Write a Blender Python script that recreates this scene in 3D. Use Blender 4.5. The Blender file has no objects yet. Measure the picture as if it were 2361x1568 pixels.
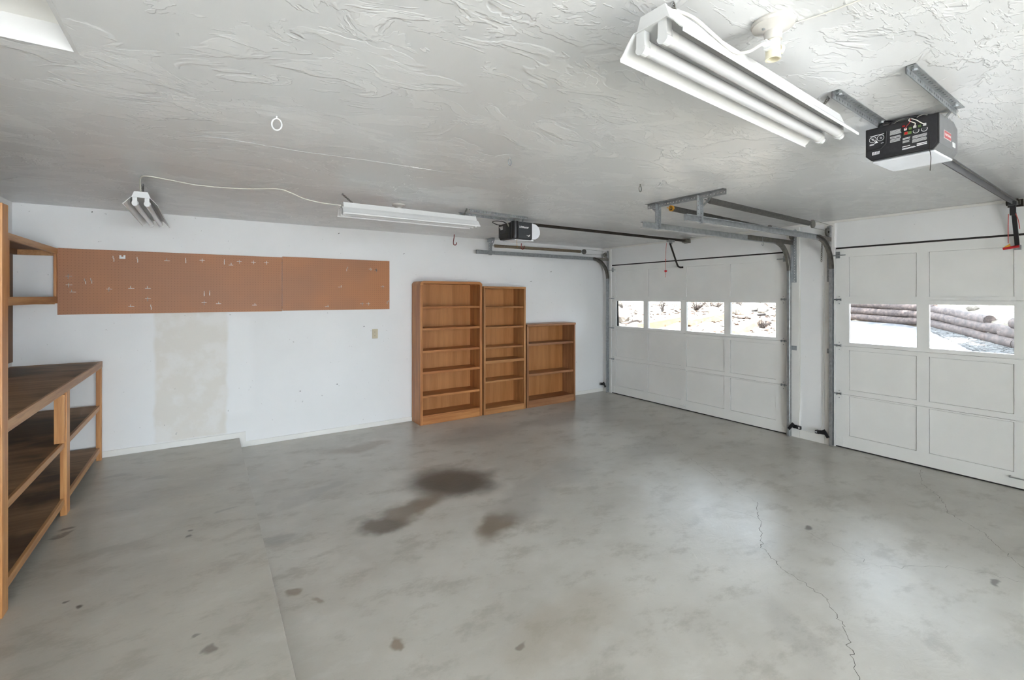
import bpy, bmesh, math, random
from mathutils import Vector, Matrix
random.seed(7)
SC = bpy.context.scene
COL = SC.collection

# ---------------------------------------------------------------- camera
F_PX, YAW, CY, CAM_H = 1066.515, 0.584283, 683.237, 1.6213
cam_d = bpy.data.cameras.new('camera'); cam = bpy.data.objects.new('camera', cam_d); COL.objects.link(cam)
cam_d.sensor_fit = 'HORIZONTAL'; cam_d.sensor_width = 36.0; cam_d.lens = F_PX/2361*36
cam_d.shift_y = (CY-784)/2361; cam_d.clip_start = .02; cam_d.clip_end = 300
cam.location = (0, 0, CAM_H); cam.rotation_euler = (math.pi/2, 0, -YAW)
SC.camera = cam
# ---------------------------------------------------------------- world, sun, exposure
SKY, SUN = 2.3, 9.0
w = bpy.data.worlds.new('sky'); SC.world = w; w.use_nodes = True
w.node_tree.nodes['Background'].inputs[0].default_value = (.79, .90, 1.0, 1)
w.node_tree.nodes['Background'].inputs[1].default_value = SKY
sd = bpy.data.lights.new('sun', 'SUN'); sun = bpy.data.objects.new('sun', sd); COL.objects.link(sun)
sd.energy = SUN; sd.angle = math.radians(.6); sd.color = (1.0, .975, .95)
SUN_FROM = Vector((-.55, -.70, 1.0)).normalized()       # towards the sun
sun.location = (-6, -10, 18); sun.rotation_euler = SUN_FROM.to_track_quat('Z', 'Y').to_euler()
vs = SC.view_settings
vs.view_transform = 'Standard'; vs.look = 'None'; vs.gamma = 1; vs.use_curve_mapping = False
vs.exposure = 2.82
try:
    SC.cycles.use_denoising = True
    SC.cycles.max_bounces = 6; SC.cycles.diffuse_bounces = 5; SC.cycles.glossy_bounces = 3
    SC.cycles.use_adaptive_sampling = True; SC.cycles.adaptive_threshold = .1; SC.cycles.adaptive_min_samples = 16
    SC.cycles.transparent_max_bounces = 12; SC.cycles.sample_clamp_indirect = 12
    SC.cycles.caustics_reflective = False; SC.cycles.caustics_refractive = False
except Exception: pass

# ---------------------------------------------------------------- room measures
XL, XD, YB, YR, H, ZS, XS = -1.407, 5.675, 5.753, -4.2, 2.44, .104, .297

# ---------------------------------------------------------------- helpers
def lin(c):
    return tuple(((v/255)/12.92 if v/255 <= .04045 else ((v/255+.055)/1.055)**2.4) for v in c)
class NT:
    def __init__(s, name, base=(.8,.8,.8), rough=.5, metal=0, spec=.5):
        s.m = bpy.data.materials.new(name); s.m.use_nodes = True; s.t = s.m.node_tree
        s.b = s.t.nodes['Principled BSDF']; s.o = s.t.nodes['Material Output']
        s.set(s.b, 'Base Color', base); s.set(s.b, 'Roughness', rough); s.set(s.b, 'Metallic', metal)
        s.set(s.b, 'Specular IOR Level', spec)
    def set(s, n, k, v):
        i = n.inputs[k]
        if isinstance(v, bpy.types.NodeSocket): s.t.links.new(v, i)
        elif hasattr(i.default_value, '__len__') and not isinstance(v, (int, float)):
            v = tuple(v); i.default_value = v+(1,) if len(i.default_value) == 4 and len(v) == 3 else v
        else: i.default_value = v
    def n(s, ty, ins=None, out=0, **pr):
        n = s.t.nodes.new('ShaderNode'+ty)
        for k, v in pr.items(): setattr(n, k, v)
        for k, v in (ins or {}).items(): s.set(n, k, v)
        return n.outputs[out]
    def co(s, scale=(1,1,1), rot=(0,0,0), loc=(0,0,0)):
        c = s.n('TexCoord', out=3)
        return s.n('Mapping', {'Vector': c, 'Scale': scale, 'Rotation': rot, 'Location': loc})
    def noise(s, vec, scale, detail=4, rough=.5, dist=0):
        return s.n('TexNoise', {'Vector': vec, 'Scale': scale, 'Detail': detail, 'Roughness': rough, 'Distortion': dist})
    def rng(s, v, a, b, c=0, d=1, smooth=True):
        return s.n('MapRange', {'Value': v, 'From Min': a, 'From Max': b, 'To Min': c, 'To Max': d},
                   interpolation_type='SMOOTHSTEP' if smooth else 'LINEAR')
    def mix(s, f, a, b, mode='MIX'):
        n = s.t.nodes.new('ShaderNodeMix'); n.data_type = 'RGBA'; n.blend_type = mode
        s.set(n, 0, f); s.set(n, 6, a); s.set(n, 7, b); return n.outputs[2]
    def math(s, op, a, b=0.0, c=None):
        n = s.t.nodes.new('ShaderNodeMath'); n.operation = op
        s.set(n, 0, a); s.set(n, 1, b)
        if c is not None: s.set(n, 2, c)
        return n.outputs[0]
    def bump(s, h, strength=.3, dist=.01):
        s.set(s.b, 'Normal', s.n('Bump', {'Height': h, 'Strength': strength, 'Distance': dist}))
def simple(name, rgb, rough=.5, metal=0, var=.06, nscale=20, spec=.5):
    t = NT(name, lin(rgb), rough, metal, spec); v = t.co()
    f = t.noise(v, nscale, 3)
    c = lin(rgb)
    t.set(t.b, 'Base Color', t.mix(t.rng(f, .3, .7), tuple(x*(1-var) for x in c), tuple(min(1, x*(1+var)) for x in c)))
    return t.m
def wood(name, dark, light, axis='Z', scale=1.0, rough=.42, blot=.0):
    t = NT(name, rough=rough)
    k = {'X': (.9, 14, 14), 'Y': (14, .9, 14), 'Z': (14, 14, .9)}[axis]
    v = t.co(tuple(a*scale for a in k))
    f = t.noise(v, 1.8, 4, .66); g = t.noise(v, 7, 2, .6)
    c = t.mix(t.rng(f, .32, .7), lin(dark), lin(light))
    c = t.mix(t.math('MULTIPLY', t.rng(g, .52, .75), .35), c, tuple(x*.6 for x in lin(dark)))
    if blot:
        b = t.noise(t.co((1.3, 1.3, 1.3)), 1.1, 4, .55)
        c = t.mix(t.math('MULTIPLY', t.rng(b, .46, .62), blot), c, tuple(x*.28 for x in lin(dark)))
    t.set(t.b, 'Base Color', c); t.bump(g, .06, .002)
    return t.m
M = {}
M['wall'] = None
def wall_mat(name, patch=False):
    t = NT(name, rough=.62); v = t.co()
    a = t.noise(v, 1.3, 4, .55); c = t.mix(t.rng(a, .3, .7), (.82, .818, .81), (.85, .848, .842))
    if patch:
        sx = t.n('SeparateXYZ', {'Vector': v}); nx = t.n('SeparateXYZ', {'Vector': v}, out=2)
        wob = t.noise(v, 5, 3)
        def band(s, lo, hi, e=.02):
            s2 = t.math('ADD', s, t.math('MULTIPLY', t.math('SUBTRACT', wob, .5), .06))
            return t.math('MULTIPLY', t.rng(s2, lo-e, lo+e), t.rng(s2, hi-e, hi+e, 1, 0))
        m = t.math('MULTIPLY', band(sx, -.425, .185), band(nx, .17, 1.6))
        m2 = t.math('MULTIPLY', band(sx, .19, .42, .06), band(nx, .35, 1.40, .05))
        tan = t.mix(t.rng(t.noise(v, 4.5, 5, .6), .44, .64), (.745, .705, .64), (.80, .775, .735))
        c = t.mix(t.math('MULTIPLY', m2, .6), c, (.88, .883, .88))
        c = t.mix(t.math('MULTIPLY', m, .85), c, tan)
    sp = t.noise(v, 34, 2); c = t.mix(t.rng(sp, .745, .78, 0, .45), c, (.3, .29, .28))
    t.set(t.b, 'Base Color', c); return t.m
M['wall_far'] = wall_mat('painted drywall with patch', True)
M['wall'] = wall_mat('painted drywall')
# ceiling: knockdown plaster, semi gloss
t = NT('knockdown ceiling', rough=.3); v = t.co((.8, 1.25, 1), (0, 0, .12))
wv = t.n('VectorMath', {0: v, 1: t.n('VectorMath', {0: t.n('TexNoise', {'Vector': v, 'Scale': 1.7, 'Detail': 2}, out=1), 1: (.5, .5, .5)}, operation='SUBTRACT')}, operation='ADD')
p1 = t.rng(t.noise(wv, 1.5, 5, .6), .49, .51); p2 = t.rng(t.noise(wv, 4.6, 4, .64), .55, .57)
st = t.noise(t.co((4, 17, 1), (0, 0, .15)), 2.4, 3, .6)
h = t.math('ADD', t.math('ADD', p1, t.math('MULTIPLY', p2, .8)), t.math('MULTIPLY', t.math('MULTIPLY', t.rng(st, .56, .62), p1), .5))
t.set(t.b, 'Base Color', t.mix(t.math('MULTIPLY', t.math('ADD', p1, p2), .5), (.715, .72, .72), (.80, .803, .80))); t.set(t.b, 'Roughness', t.rng(p1, 0, 1, .3, .282)); t.bump(h, .45, .004); M['ceiling'] = t.m  # darker recesses put the relief's shading into the base colour
# concrete
def concrete(name, stains_patches=(), tint=(1,1,1), base=((.45,.432,.395), (.56,.545,.51))):
    t = NT(name, rough=.5); v = t.co()
    n1 = t.noise(v, .9, 4, .66); n2 = t.noise(t.n('Mapping', {'Vector': v, 'Scale': (.8, 1.3, 1), 'Rotation': (0, 0, .5)}), 3.6, 6, .7); n3 = t.noise(v, 26, 2, .6)
    c = t.mix(t.rng(n1, .33, .68), base[0], base[1])
    c = t.mix(t.rng(n2, .5, .66, 0, .6), c, (.335, .315, .275))
    c = t.mix(t.rng(n2, .47, .3, 0, .3), c, (.6, .595, .575))
    c = t.mix(t.rng(n3, .62, .8, 0, .22), c, (.3, .285, .255))
    dv = t.n('VectorMath', {0: v, 1: t.n('VectorMath', {0: t.n('VectorMath', {0: t.n('TexNoise', {'Vector': v, 'Scale': 3.2, 'Detail': 4}, out=1), 1: (.5,.5,.5)}, operation='SUBTRACT'), 1: (.34,.34,0)}, operation='MULTIPLY')}, operation='ADD')
    for (x, y, rx, ry, a, k, rgb) in stains_patches:
        q = t.n('Mapping', {'Vector': t.n('VectorMath', {0: dv, 1: (x, y, 0)}, operation='SUBTRACT'), 'Rotation': (0, 0, -a)})
        q = t.n('VectorMath', {0: q, 1: (1/rx, 1/ry, 0)}, operation='MULTIPLY')
        d = t.n('VectorMath', {0: q}, out=1, operation='LENGTH')
        c = t.mix(t.rng(d, 1.12, .45, 0, k), c, rgb)
    t.set(t.b, 'Base Color', t.mix(1.0, c, tint, 'MULTIPLY'))
    sw = t.noise(t.n('Mapping', {'Vector': dv, 'Scale': (3, 9, 1), 'Rotation': (0, 0, .5)}), 5, 3, .55)
    t.set(t.b, 'Roughness', t.rng(n1, .3, .7, .285, .34))
    t.bump(sw, .24, .005)
    return t.m
BR, GR, DK = (.25, .2, .15), (.31, .302, .285), (.165, .152, .135)
FS = [
    (1.78, 3.68, .46, .40, -.4, .97, (.115, .105, .092)), (1.3, 3.36, .38, .17, .5, .85, (.19, .15, .11)), (1.03, 3.25, .2, .14, 0, .9, (.12,.095,.07)),
    (1.74, 2.78, .3, .15, .7, .88, (.2, .16, .12)), (2.15, 3.05, .5, .22, .6, .5, GR), (2.75, 3.3, .5, .25, .4, .35, GR), (.41, 3.43, .12, .1, 0, .6, GR),
    (1.35, 5.05, .4, .16, .15, .55, BR), (.85, 4.15, .22, .12, .3, .5, GR), (.6, 4.0, .2, .1, .3, .35, GR), (2.7, 4.8, .7, .32, .1, .5, GR), (3.9, 4.75, .65, .3, 0, .5, GR),  # ends with broad grey patches in front of the bookcases
    (4.0, 3.35, .5, .3, .3, .4, GR), (.745, 2.135, .035, .03, 0, .9, BR), (3.51, 1.50, .06, .035, .3, .9, DK), (3.7, .687, .05, .03, .3, .9, DK),  # starts with a broad faint grey patch
    (.42, 2.75, .05, .035, 0, .8, BR), (.5, 2.65, .03, .05, 0, .7, BR), (1.25, 1.78, .03, .02, 0, .9, DK), (3.3, .3, .6, .18, -.5, .4, GR),
    (1.5, 1.75, .5, .2, .2, .35, (.36,.31,.24)), (2.35, 1.1, .3, .12, .9, .3, GR)]
M['floor'] = concrete('garage slab concrete', FS, (1.0, .985, .955))
M['slab'] = concrete('raised slab concrete', [(-.66, 5.1, .13, .05, .3, .6, GR), (-.37, 4.85, .1, .05, .2, .5, GR), (-.78, 4.1, .05, .03, .3, .9, DK), (-.77, 4.02, .05, .02, .3, .8, DK),
    (-.05, 3.62, .03, .02, .4, .95, DK), (-.08, 3.55, .03, .014, .4, .95, DK), (-.55, 3.07, .025, .014, .5, .95, DK), (-.46, 2.98, .025, .014, .5, .95, DK), (.13, 3.85, .07, .03, .1, .6, GR),
    (-.05, 2.5, .03, .02, 0, .7, DK), (.02, 2.38, .03, .025, 0, .8, DK), (-.3, 4.4, .6, .2, .2, .3, GR)], (1.0, .985, .945), ((.43,.415,.38), (.52,.505,.465)))
M['door'] = simple('white painted door', (234, 233, 229), .42, var=.02, nscale=3)
M['trim'] = simple('white trim paint', (234, 232, 227), .45, var=.02, nscale=5)
M['enamel'] = simple('white enamel', (222, 222, 221), .25, var=.01)
M['tube'] = simple('white glass tube', (216, 216, 217), .12, var=.01)
M['cream'] = simple('cream plastic', (226, 219, 196), .35, var=.02)
M['porcelain'] = simple('white porcelain', (204, 200, 193), .15, var=.02)
M['cord'] = simple('white cord', (214, 211, 200), .5, var=.02)
M['zinc'] = simple('galvanized steel', (168, 171, 172), .42, .75, .14, 30)
M['bright'] = simple('bright zinc wire', (214, 212, 206), .3, .4, .05, 30)
M['zincdark'] = simple('weathered steel', (118, 115, 108), .5, .6, .18, 24)
M['dark'] = simple('dark oiled steel', (48, 42, 34), .45, .5, .2, 18)
M['black'] = simple('black plastic', (30, 29, 31), .38, 0, .08, 60)
M['blackp'] = simple('matte black panel', (38, 37, 40), .55, 0, .1, 90)
M['charcoal'] = simple('charcoal enamel', (58, 60, 62), .4, 0, .05)
M['greybody'] = simple('grey metal cover', (122, 123, 124), .42, .25, .04)
M['lens'] = simple('pale lens plastic', (226, 227, 230), .3, 0, .01)
M['print'] = simple('pale print', (196, 196, 196), .6, 0, .03)
M['printw'] = simple('white print', (236, 236, 236), .6, 0, .02)
M['red'] = simple('red plastic', (190, 26, 34), .4)
M['redcord'] = simple('red cord', (205, 92, 84), .7)
M['redbadge'] = simple('red badge', (176, 84, 84), .5)
M['green'] = simple('green plastic', (96, 122, 70), .5)
M['yellow'] = simple('yellow plastic', (222, 160, 40), .45)
M['ivory'] = simple('ivory plate', (196, 184, 158), .4, var=.02)
M['springtan'] = simple('dull tan spring steel', (152, 138, 116), .45, .5, .12, 40)
M['spring'] = simple('spring steel', (112, 110, 106), .4, .65, .12, 40)
M['rubber'] = simple('dark rubber', (44, 40, 36), .8)
M['crack'] = simple('dark crack dirt', (74, 70, 62), .9)
M['stepshade'] = simple('dark step shade', (70, 65, 58), .95)  # painted shade tone for the foot of the slab step
M['redvinyl'] = simple('red vinyl hook', (132, 52, 50), .45)
M['oakA'] = wood('oak veneer warm', (160, 100, 54), (196, 136, 82), 'Z', .8)
M['oakAx'] = wood('oak veneer warm along', (160, 100, 54), (196, 136, 82), 'X', .8)
M['oakB'] = wood('oak veneer golden', (154, 102, 58), (190, 138, 88), 'Z', .8)
M['oakBx'] = wood('oak veneer golden along', (154, 102, 58), (190, 138, 88), 'X', .8)
M['oakC'] = wood('oak veneer brown', (138, 92, 60), (170, 122, 84), 'Z', .8)
M['oakCx'] = wood('oak veneer brown along', (138, 92, 60), (172, 124, 86), 'X', .8)
M['oakback'] = wood('oak back panel', (164, 108, 60), (190, 132, 80), 'Z', .35)
M['pine'] = wood('pine stud', (176, 116, 62), (210, 156, 98), 'Z', .7)
M['pineY'] = wood('pine board', (162, 112, 66), (196, 148, 96), 'Y', .7)
M['ply'] = wood('stained plywood shelf', (126, 96, 68), (164, 130, 96), 'X', .5, .6, .8)
M['hard'] = wood('brown hardboard', (108, 72, 42), (122, 84, 50), 'Z', .2, .6)
# pegboard with rows of holes
t = NT('brown pegboard', rough=.55); v = t.co()
c = t.mix(t.rng(t.noise(v, 1.1, 4), .35, .68), lin((166, 116, 84)), lin((182, 122, 80)))
sx = t.n('SeparateXYZ', {'Vector': v}); sz = t.n('SeparateXYZ', {'Vector': v}, out=2)
fx = t.math('SUBTRACT', t.math('FRACT', t.math('DIVIDE', sx, .0254)), .5); fz = t.math('SUBTRACT', t.math('FRACT', t.math('DIVIDE', sz, .0254)), .5)
d = t.math('SQRT', t.math('ADD', t.math('MULTIPLY', fx, fx), t.math('MULTIPLY', fz, fz)))
c = t.mix(t.rng(d, .14, .1, 0, .5), c, lin((96, 62, 42)))
t.set(t.b, 'Base Color', c); M['peg'] = t.m
# thin window glass
t = NT('window glass'); g = t.n('BsdfGlossy', {'Roughness': .02}); tr = t.n('BsdfTransparent', {'Color': (.84, .85, .86, 1)})
fr = t.n('Fresnel', {'IOR': 1.45}); mx = t.n('MixShader', {0: fr, 1: tr, 2: g}); t.t.links.new(mx, t.o.inputs[0]); M['glass'] = t.m
# outdoors
M['yard'] = simple('pale yard concrete', (161, 162, 164), .9)
M['drive'] = concrete('driveway concrete', (), (1.0, 1.0, 1.04), ((.095,.097,.1), (.13,.132,.135)))
def soil(name, a, b, c2):
    t = NT(name, rough=.95); v = t.co()
    c = t.mix(t.rng(t.noise(v, 2.4, 8, .7), .35, .65), a, b); c = t.mix(t.rng(t.noise(v, 16, 5, .7), .52, .66, 0, .75), c, c2)
    t.set(t.b, 'Base Color', c); t.bump(t.noise(v, 14, 5, .65), .6, .05); return t.m
M['sand'] = soil('sandy hillside', (.17, .145, .11), (.235, .205, .165), (.05, .035, .024))
M['gravel'] = soil('grey gravel', (.11, .108, .105), (.2, .195, .19), (.06, .058, .055))
M['log'] = wood('weathered log', (58, 50, 48), (92, 79, 73), 'X', .6, .85)
M['tie'] = wood('bleached timber', (98, 80, 60), (122, 102, 80), 'X', .6, .8)
M['rock'] = soil('sandstone', (.16, .135, .11), (.22, .195, .165), (.07, .055, .04))
M['twig'] = simple('dry twigs', (36, 28, 23), .9, 0, .2)
M['leaf'] = simple('dry leaves', (58, 35, 18), .85, 0, .4)
M['foliage'] = simple('pine foliage', (62, 78, 44), .8, 0, .3)
M['bark'] = simple('bark', (84, 66, 52), .95, 0, .3)
M['stucco'] = simple('exterior stucco', (196, 184, 166), .9)

WLOC = {}
def world(o):
    while o is not None and o not in WLOC: o = o.parent
    return WLOC[o] if o is not None else Vector((0, 0, 0))
class MB:
    def __init__(s): s.v = []; s.f = []
    def add(s, vs_, fs):
        k = len(s.v); s.v += [tuple(p) for p in vs_]; s.f += [tuple(i+k for i in f) for f in fs]; return s
    def box(s, x0, y0, z0, x1, y1, z1):
        x0, x1 = sorted((x0, x1)); y0, y1 = sorted((y0, y1)); z0, z1 = sorted((z0, z1))
        return s.add([(x0,y0,z0),(x1,y0,z0),(x1,y1,z0),(x0,y1,z0),(x0,y0,z1),(x1,y0,z1),(x1,y1,z1),(x0,y1,z1)],
                     [(0,3,2,1),(4,5,6,7),(0,1,5,4),(1,2,6,5),(2,3,7,6),(3,0,4,7)])
    def beam(s, p0, p1, wd, hd, up=(0,0,1)):
        p0, p1 = Vector(p0), Vector(p1); t_ = (p1-p0).normalized(); a = t_.cross(Vector(up))
        if a.length < 1e-4: a = t_.cross(Vector((1, 0, 0)))
        a.normalize(); b = a.cross(t_); q = [(-1,-1),(1,-1),(1,1),(-1,1)]
        return s.add([p+a*(i*wd/2)+b*(j*hd/2) for p in (p0, p1) for i, j in q],
                     [(3,2,1,0),(4,5,6,7),(0,1,5,4),(1,2,6,5),(2,3,7,6),(3,0,4,7)])
    def prism(s, poly, axis, a, b):
        n = len(poly)
        def P(u, w_, d_): return {'X': (d_, u, w_), 'Y': (u, d_, w_), 'Z': (u, w_, d_)}[axis]
        return s.add([P(u, w_, a) for u, w_ in poly]+[P(u, w_, b) for u, w_ in poly],
                     [tuple(range(n-1, -1, -1)), tuple(range(n, 2*n))]+[(i, (i+1) % n, n+(i+1) % n, n+i) for i in range(n)])
    def tube(s, pts, r, k=8, closed=False):
        pts = [Vector(p) for p in pts]; n = len(pts); up = None; rings = []
        for i, p in enumerate(pts):
            if closed: t_ = pts[(i+1) % n]-pts[i-1]
            else: t_ = pts[min(i+1, n-1)]-pts[max(i-1, 0)]
            t_.normalize()
            if up is None: up = Vector((0, 0, 1)) if abs(t_.z) < .9 else Vector((1, 0, 0))
            a = (up-t_*up.dot(t_)); a.normalize(); b = t_.cross(a); up = a
            rr = r[i] if isinstance(r, (list, tuple)) else r
            rings.append([p+(a*math.cos(2*math.pi*j/k)+b*math.sin(2*math.pi*j/k))*rr for j in range(k)])
        vs_ = [q for R in rings for q in R]; fs = []
        for i in range(n if closed else n-1):
            A, B = i*k, ((i+1) % n)*k
            fs += [(A+j, A+(j+1) % k, B+(j+1) % k, B+j) for j in range(k)]
        if not closed: fs += [tuple(range(k-1, -1, -1)), tuple(range((n-1)*k, n*k))]
        return s.add(vs_, fs)
    def cyl(s, p0, p1, r, k=16): return s.tube([p0, p1], r, k)
    def lathe(s, prof, c, k=32):
        n = len(prof); vs_ = [(c[0]+r*math.cos(2*math.pi*j/k), c[1]+r*math.sin(2*math.pi*j/k), c[2]+z) for r, z in prof for j in range(k)]
        fs = [(i*k+j, i*k+(j+1) % k, (i+1)*k+(j+1) % k, (i+1)*k+j) for i in range(n-1) for j in range(k)]
        return s.add(vs_, fs+[tuple(range(k-1, -1, -1)), tuple(range((n-1)*k, n*k))])
    def sweep(s, path, prof, bn):
        # sweep closed profile [(n,b)] along a planar path; bn = binormal of the plane
        bn = Vector(bn); path = [Vector(p) for p in path]; n = len(path); m = len(prof); vs_ = []
        for i, p in enumerate(path):
            t_ = (path[min(i+1, n-1)]-path[max(i-1, 0)]).normalized(); nn = bn.cross(t_).normalized()
            vs_ += [p+nn*a+bn*b for a, b in prof]
        fs = [(i*m+j, i*m+(j+1) % m, (i+1)*m+(j+1) % m, (i+1)*m+j) for i in range(n-1) for j in range(m)]
        return s.add(vs_, fs+[tuple(range(m-1, -1, -1)), tuple(range((n-1)*m, n*m))])
    def perf(s, p0, p1, width, wdir, pitch=.03, hole=.009, th=.0025):
        # flat bar with square holes from p0 to p1, width along wdir
        p0, p1, wd = Vector(p0), Vector(p1), Vector(wdir).normalized(); t_ = p1-p0; L = t_.length; t_.normalize()
        nn = t_.cross(wd).normalized(); N = max(1, int(L/pitch)); q = L/N; hw = width/2; hh = hole/2
        for i in range(N):
            a0, a1, am = i*q, (i+1)*q, (i+.5)*q
            def P(a, b, c): return p0+t_*a+wd*b+nn*c
            for c, flip in ((th/2, 0), (-th/2, 1)):
                o = [P(a0,-hw,c), P(a1,-hw,c), P(a1,hw,c), P(a0,hw,c), P(am-hh,-hh,c), P(am+hh,-hh,c), P(am+hh,hh,c), P(am-hh,hh,c)]
                fs = [(0,1,5,4),(1,2,6,5),(2,3,7,6),(3,0,4,7)]
                s.add(o, [f[::-1] for f in fs] if flip else fs)
            e = [P(am-hh,-hh,th/2), P(am+hh,-hh,th/2), P(am+hh,hh,th/2), P(am-hh,hh,th/2), P(am-hh,-hh,-th/2), P(am+hh,-hh,-th/2), P(am+hh,hh,-th/2), P(am-hh,hh,-th/2)]
            s.add(e, [(0,1,5,4),(1,2,6,5),(2,3,7,6),(3,0,4,7)])
        def E(a, b, c): return p0+t_*a+wd*b+nn*c
        s.add([E(0,-hw,th/2),E(L,-hw,th/2),E(L,-hw,-th/2),E(0,-hw,-th/2)], [(0,1,2,3)]); s.add([E(0,hw,th/2),E(L,hw,th/2),E(L,hw,-th/2),E(0,hw,-th/2)], [(3,2,1,0)])
        return s
    def chain(s, p0, p1, n, ln=.026, wd=.012, r=.002):
        p0, p1 = Vector(p0), Vector(p1); t_ = (p1-p0).normalized(); a = t_.cross(Vector((.3, .9, .2))).normalized(); b = t_.cross(a)
        for i in range(n):
            c = p0.lerp(p1, (i+.5)/n); d_ = a if i % 2 else b; pts = []
            for j in range(12):
                th = 2*math.pi*j/12; pts.append(c+t_*(ln/2*math.cos(th))+d_*(wd/2*math.sin(th)))
            s.tube(pts, r, 5, True)
        return s
    def build(s, name, mat, parent=None, bevel=0, smooth=None, loc=None, local=False):
        me = bpy.data.meshes.new(name); off = Vector((0, 0, 0))
        if loc is not None: off = Vector(loc)
        elif parent is not None and not local: off = world(parent)
        me.from_pydata([Vector(p)-off for p in s.v], [], s.f); me.validate()
        bm = bmesh.new(); bm.from_mesh(me)
        if bevel:
            bmesh.ops.bevel(bm, geom=bm.edges[:], offset=bevel, segments=2, profile=.6, affect='EDGES', clamp_overlap=True)
        bmesh.ops.recalc_face_normals(bm, faces=bm.faces[:]); bm.to_mesh(me); bm.free()
        if smooth is not None:
            me.shade_smooth(); me.set_sharp_from_angle(angle=math.radians(smooth))
        me.materials.append(M[mat] if isinstance(mat, str) else mat)
        o = bpy.data.objects.new(name, me); COL.objects.link(o)
        if loc is not None: o.location = loc; WLOC[o] = Vector(loc)
        if parent is not None: o.parent = parent
        return o
def tag(o, label=None, cat=None, group=None, kind=None):
    if label: o['label'] = label
    if cat: o['category'] = cat
    if group: o['group'] = group
    if kind: o['kind'] = kind
    return o
def thing(name, label, cat, loc, group=None, rotz=0):
    o = bpy.data.objects.new(name, None); COL.objects.link(o); o.location = loc; o.rotation_euler = (0, 0, rotz)
    o.empty_display_size = .05; WLOC[o] = Vector(loc); return tag(o, label, cat, group)
def struct(name, mb, mat, label=None, **k):
    o = mb.build(name, mat, **k); return tag(o, label, kind='structure')
def sroot(name, loc, label=None):
    o = bpy.data.objects.new(name, None); COL.objects.link(o); o.location = loc; WLOC[o] = Vector(loc); return tag(o, label, kind='structure')
def text_mb(s, size, org, u, v, depth=.0008, align='LEFT'):
    cu = bpy.data.curves.new('t', 'FONT'); cu.body = s; cu.size = size; cu.align_x = align; cu.resolution_u = 3; cu.offset = size*.022
    ob = bpy.data.objects.new('t', cu); COL.objects.link(ob); bpy.context.view_layer.update()
    me = bpy.data.meshes.new_from_object(ob.evaluated_get(bpy.context.evaluated_depsgraph_get()))
    u, v, org = Vector(u), Vector(v), Vector(org)
    mb = MB().add([org+u*p.co.x+v*p.co.y for p in me.vertices], [tuple(p.vertices) for p in me.polygons])
    bpy.data.objects.remove(ob); bpy.data.meshes.remove(me); return mb
def arc(cx, cz, r, a0, a1, n=12):
    return [(cx+r*math.cos(a0+(a1-a0)*i/n), cz+r*math.sin(a0+(a1-a0)*i/n)) for i in range(n+1)]
def helix(p0, p1, r, turns, k=10):
    p0, p1 = Vector(p0), Vector(p1); t_ = (p1-p0).normalized(); a = t_.orthogonal().normalized(); b = t_.cross(a); n = int(turns*k)
    return [p0.lerp(p1, i/n)+(a*math.cos(2*math.pi*i/k)+b*math.sin(2*math.pi*i/k))*r for i in range(n+1)]

# ================================================================ STRUCTURE
D1 = (2.745, 5.555); D2 = (-.50, 2.245); DH = 2.135; WT = .16
# floor and raised slab
fl = struct('floor', MB().box(XS, YR-.2, -.12, XD+.16, YB, 0), 'floor', 'stained grey concrete garage floor')
struct('floor_step', MB().box(XL, YR-.2, -.12, XS, YB, ZS), 'slab', 'raised concrete slab along the workbench side', bevel=.002)
def crack(pts, wd=.0028, jit=.02, sub=14):
    mb = MB(); P = []
    for (x0, y0), (x1, y1) in zip(pts, pts[1:]):
        for i in range(sub): P.append((x0+(x1-x0)*i/sub+random.uniform(-jit, jit)*.6, y0+(y1-y0)*i/sub+random.uniform(-jit, jit)*.6))
    P.append(pts[-1])
    for i in range(len(P)-1):
        a, b = Vector(P[i]), Vector(P[i+1]); t_ = (b-a).normalized(); n_ = Vector((-t_.y, t_.x)); q = wd*.5*random.uniform(.3, 1)
        mb.add([(a.x-n_.x*q, a.y-n_.y*q, .0006), (b.x-n_.x*q, b.y-n_.y*q, .0006), (b.x+n_.x*q, b.y+n_.y*q, .0006), (a.x+n_.x*q, a.y+n_.y*q, .0006)], [(0, 1, 2, 3)])
    mb.build('crack', 'crack', fl)
MB().box(XS-.001, YR, 0, XS+.014, YB-.014, .002).build('step_shade_strip', 'stepshade', fl)  # dark strip paints the step's shade line onto the floor
crack([(3.62, 1.98), (3.2, 1.72), (2.99, 1.6), (2.86, 1.4), (2.78, 1.15), (2.62, 1.0), (2.32, .83), (1.9, .5)], .0032)
crack([(5.6, 1.5), (5.2, 1.4), (4.9, 1.18), (4.64, 1.10), (4.45, .86), (4.28, .765), (4.07, .617), (3.8, .3)], .0026)
crack([(3.3, 2.05), (3.45, 1.55), (3.35, 1.1), (3.75, .85), (3.9, .5)], .0015, .03)
crack([(4.9, 3.9), (4.4, 3.5), (4.15, 3.05), (3.7, 2.3), (3.62, 1.98)], .0014, .03)
# walls
struct('wall_far', MB().box(XL-.15, YB, -.12, XD+WT, YB+.15, H+.02), 'wall_far', 'white drywall with a tan unpainted patch')
struct('wall_left', MB().box(XL-.15, YR-.15, -.12, XL, YB, H+.02), 'wall', 'white wall behind the workbench')
wr = MB()
wr.box(XD, D1[1], -.12, XD+WT, YB, H+.02); wr.box(XD, D2[1], -.12, XD+WT, D1[0], H+.02); wr.box(XD, YR-.15, -.12, XD+WT, D2[0], H+.02)
wr.box(XD, D1[0], DH+.012, XD+WT, D1[1], H+.02); wr.box(XD, D2[0], DH+.012, XD+WT, D2[1], H+.02)
struct('wall_right', wr, 'wall', 'white wall around the two garage doors')
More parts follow.
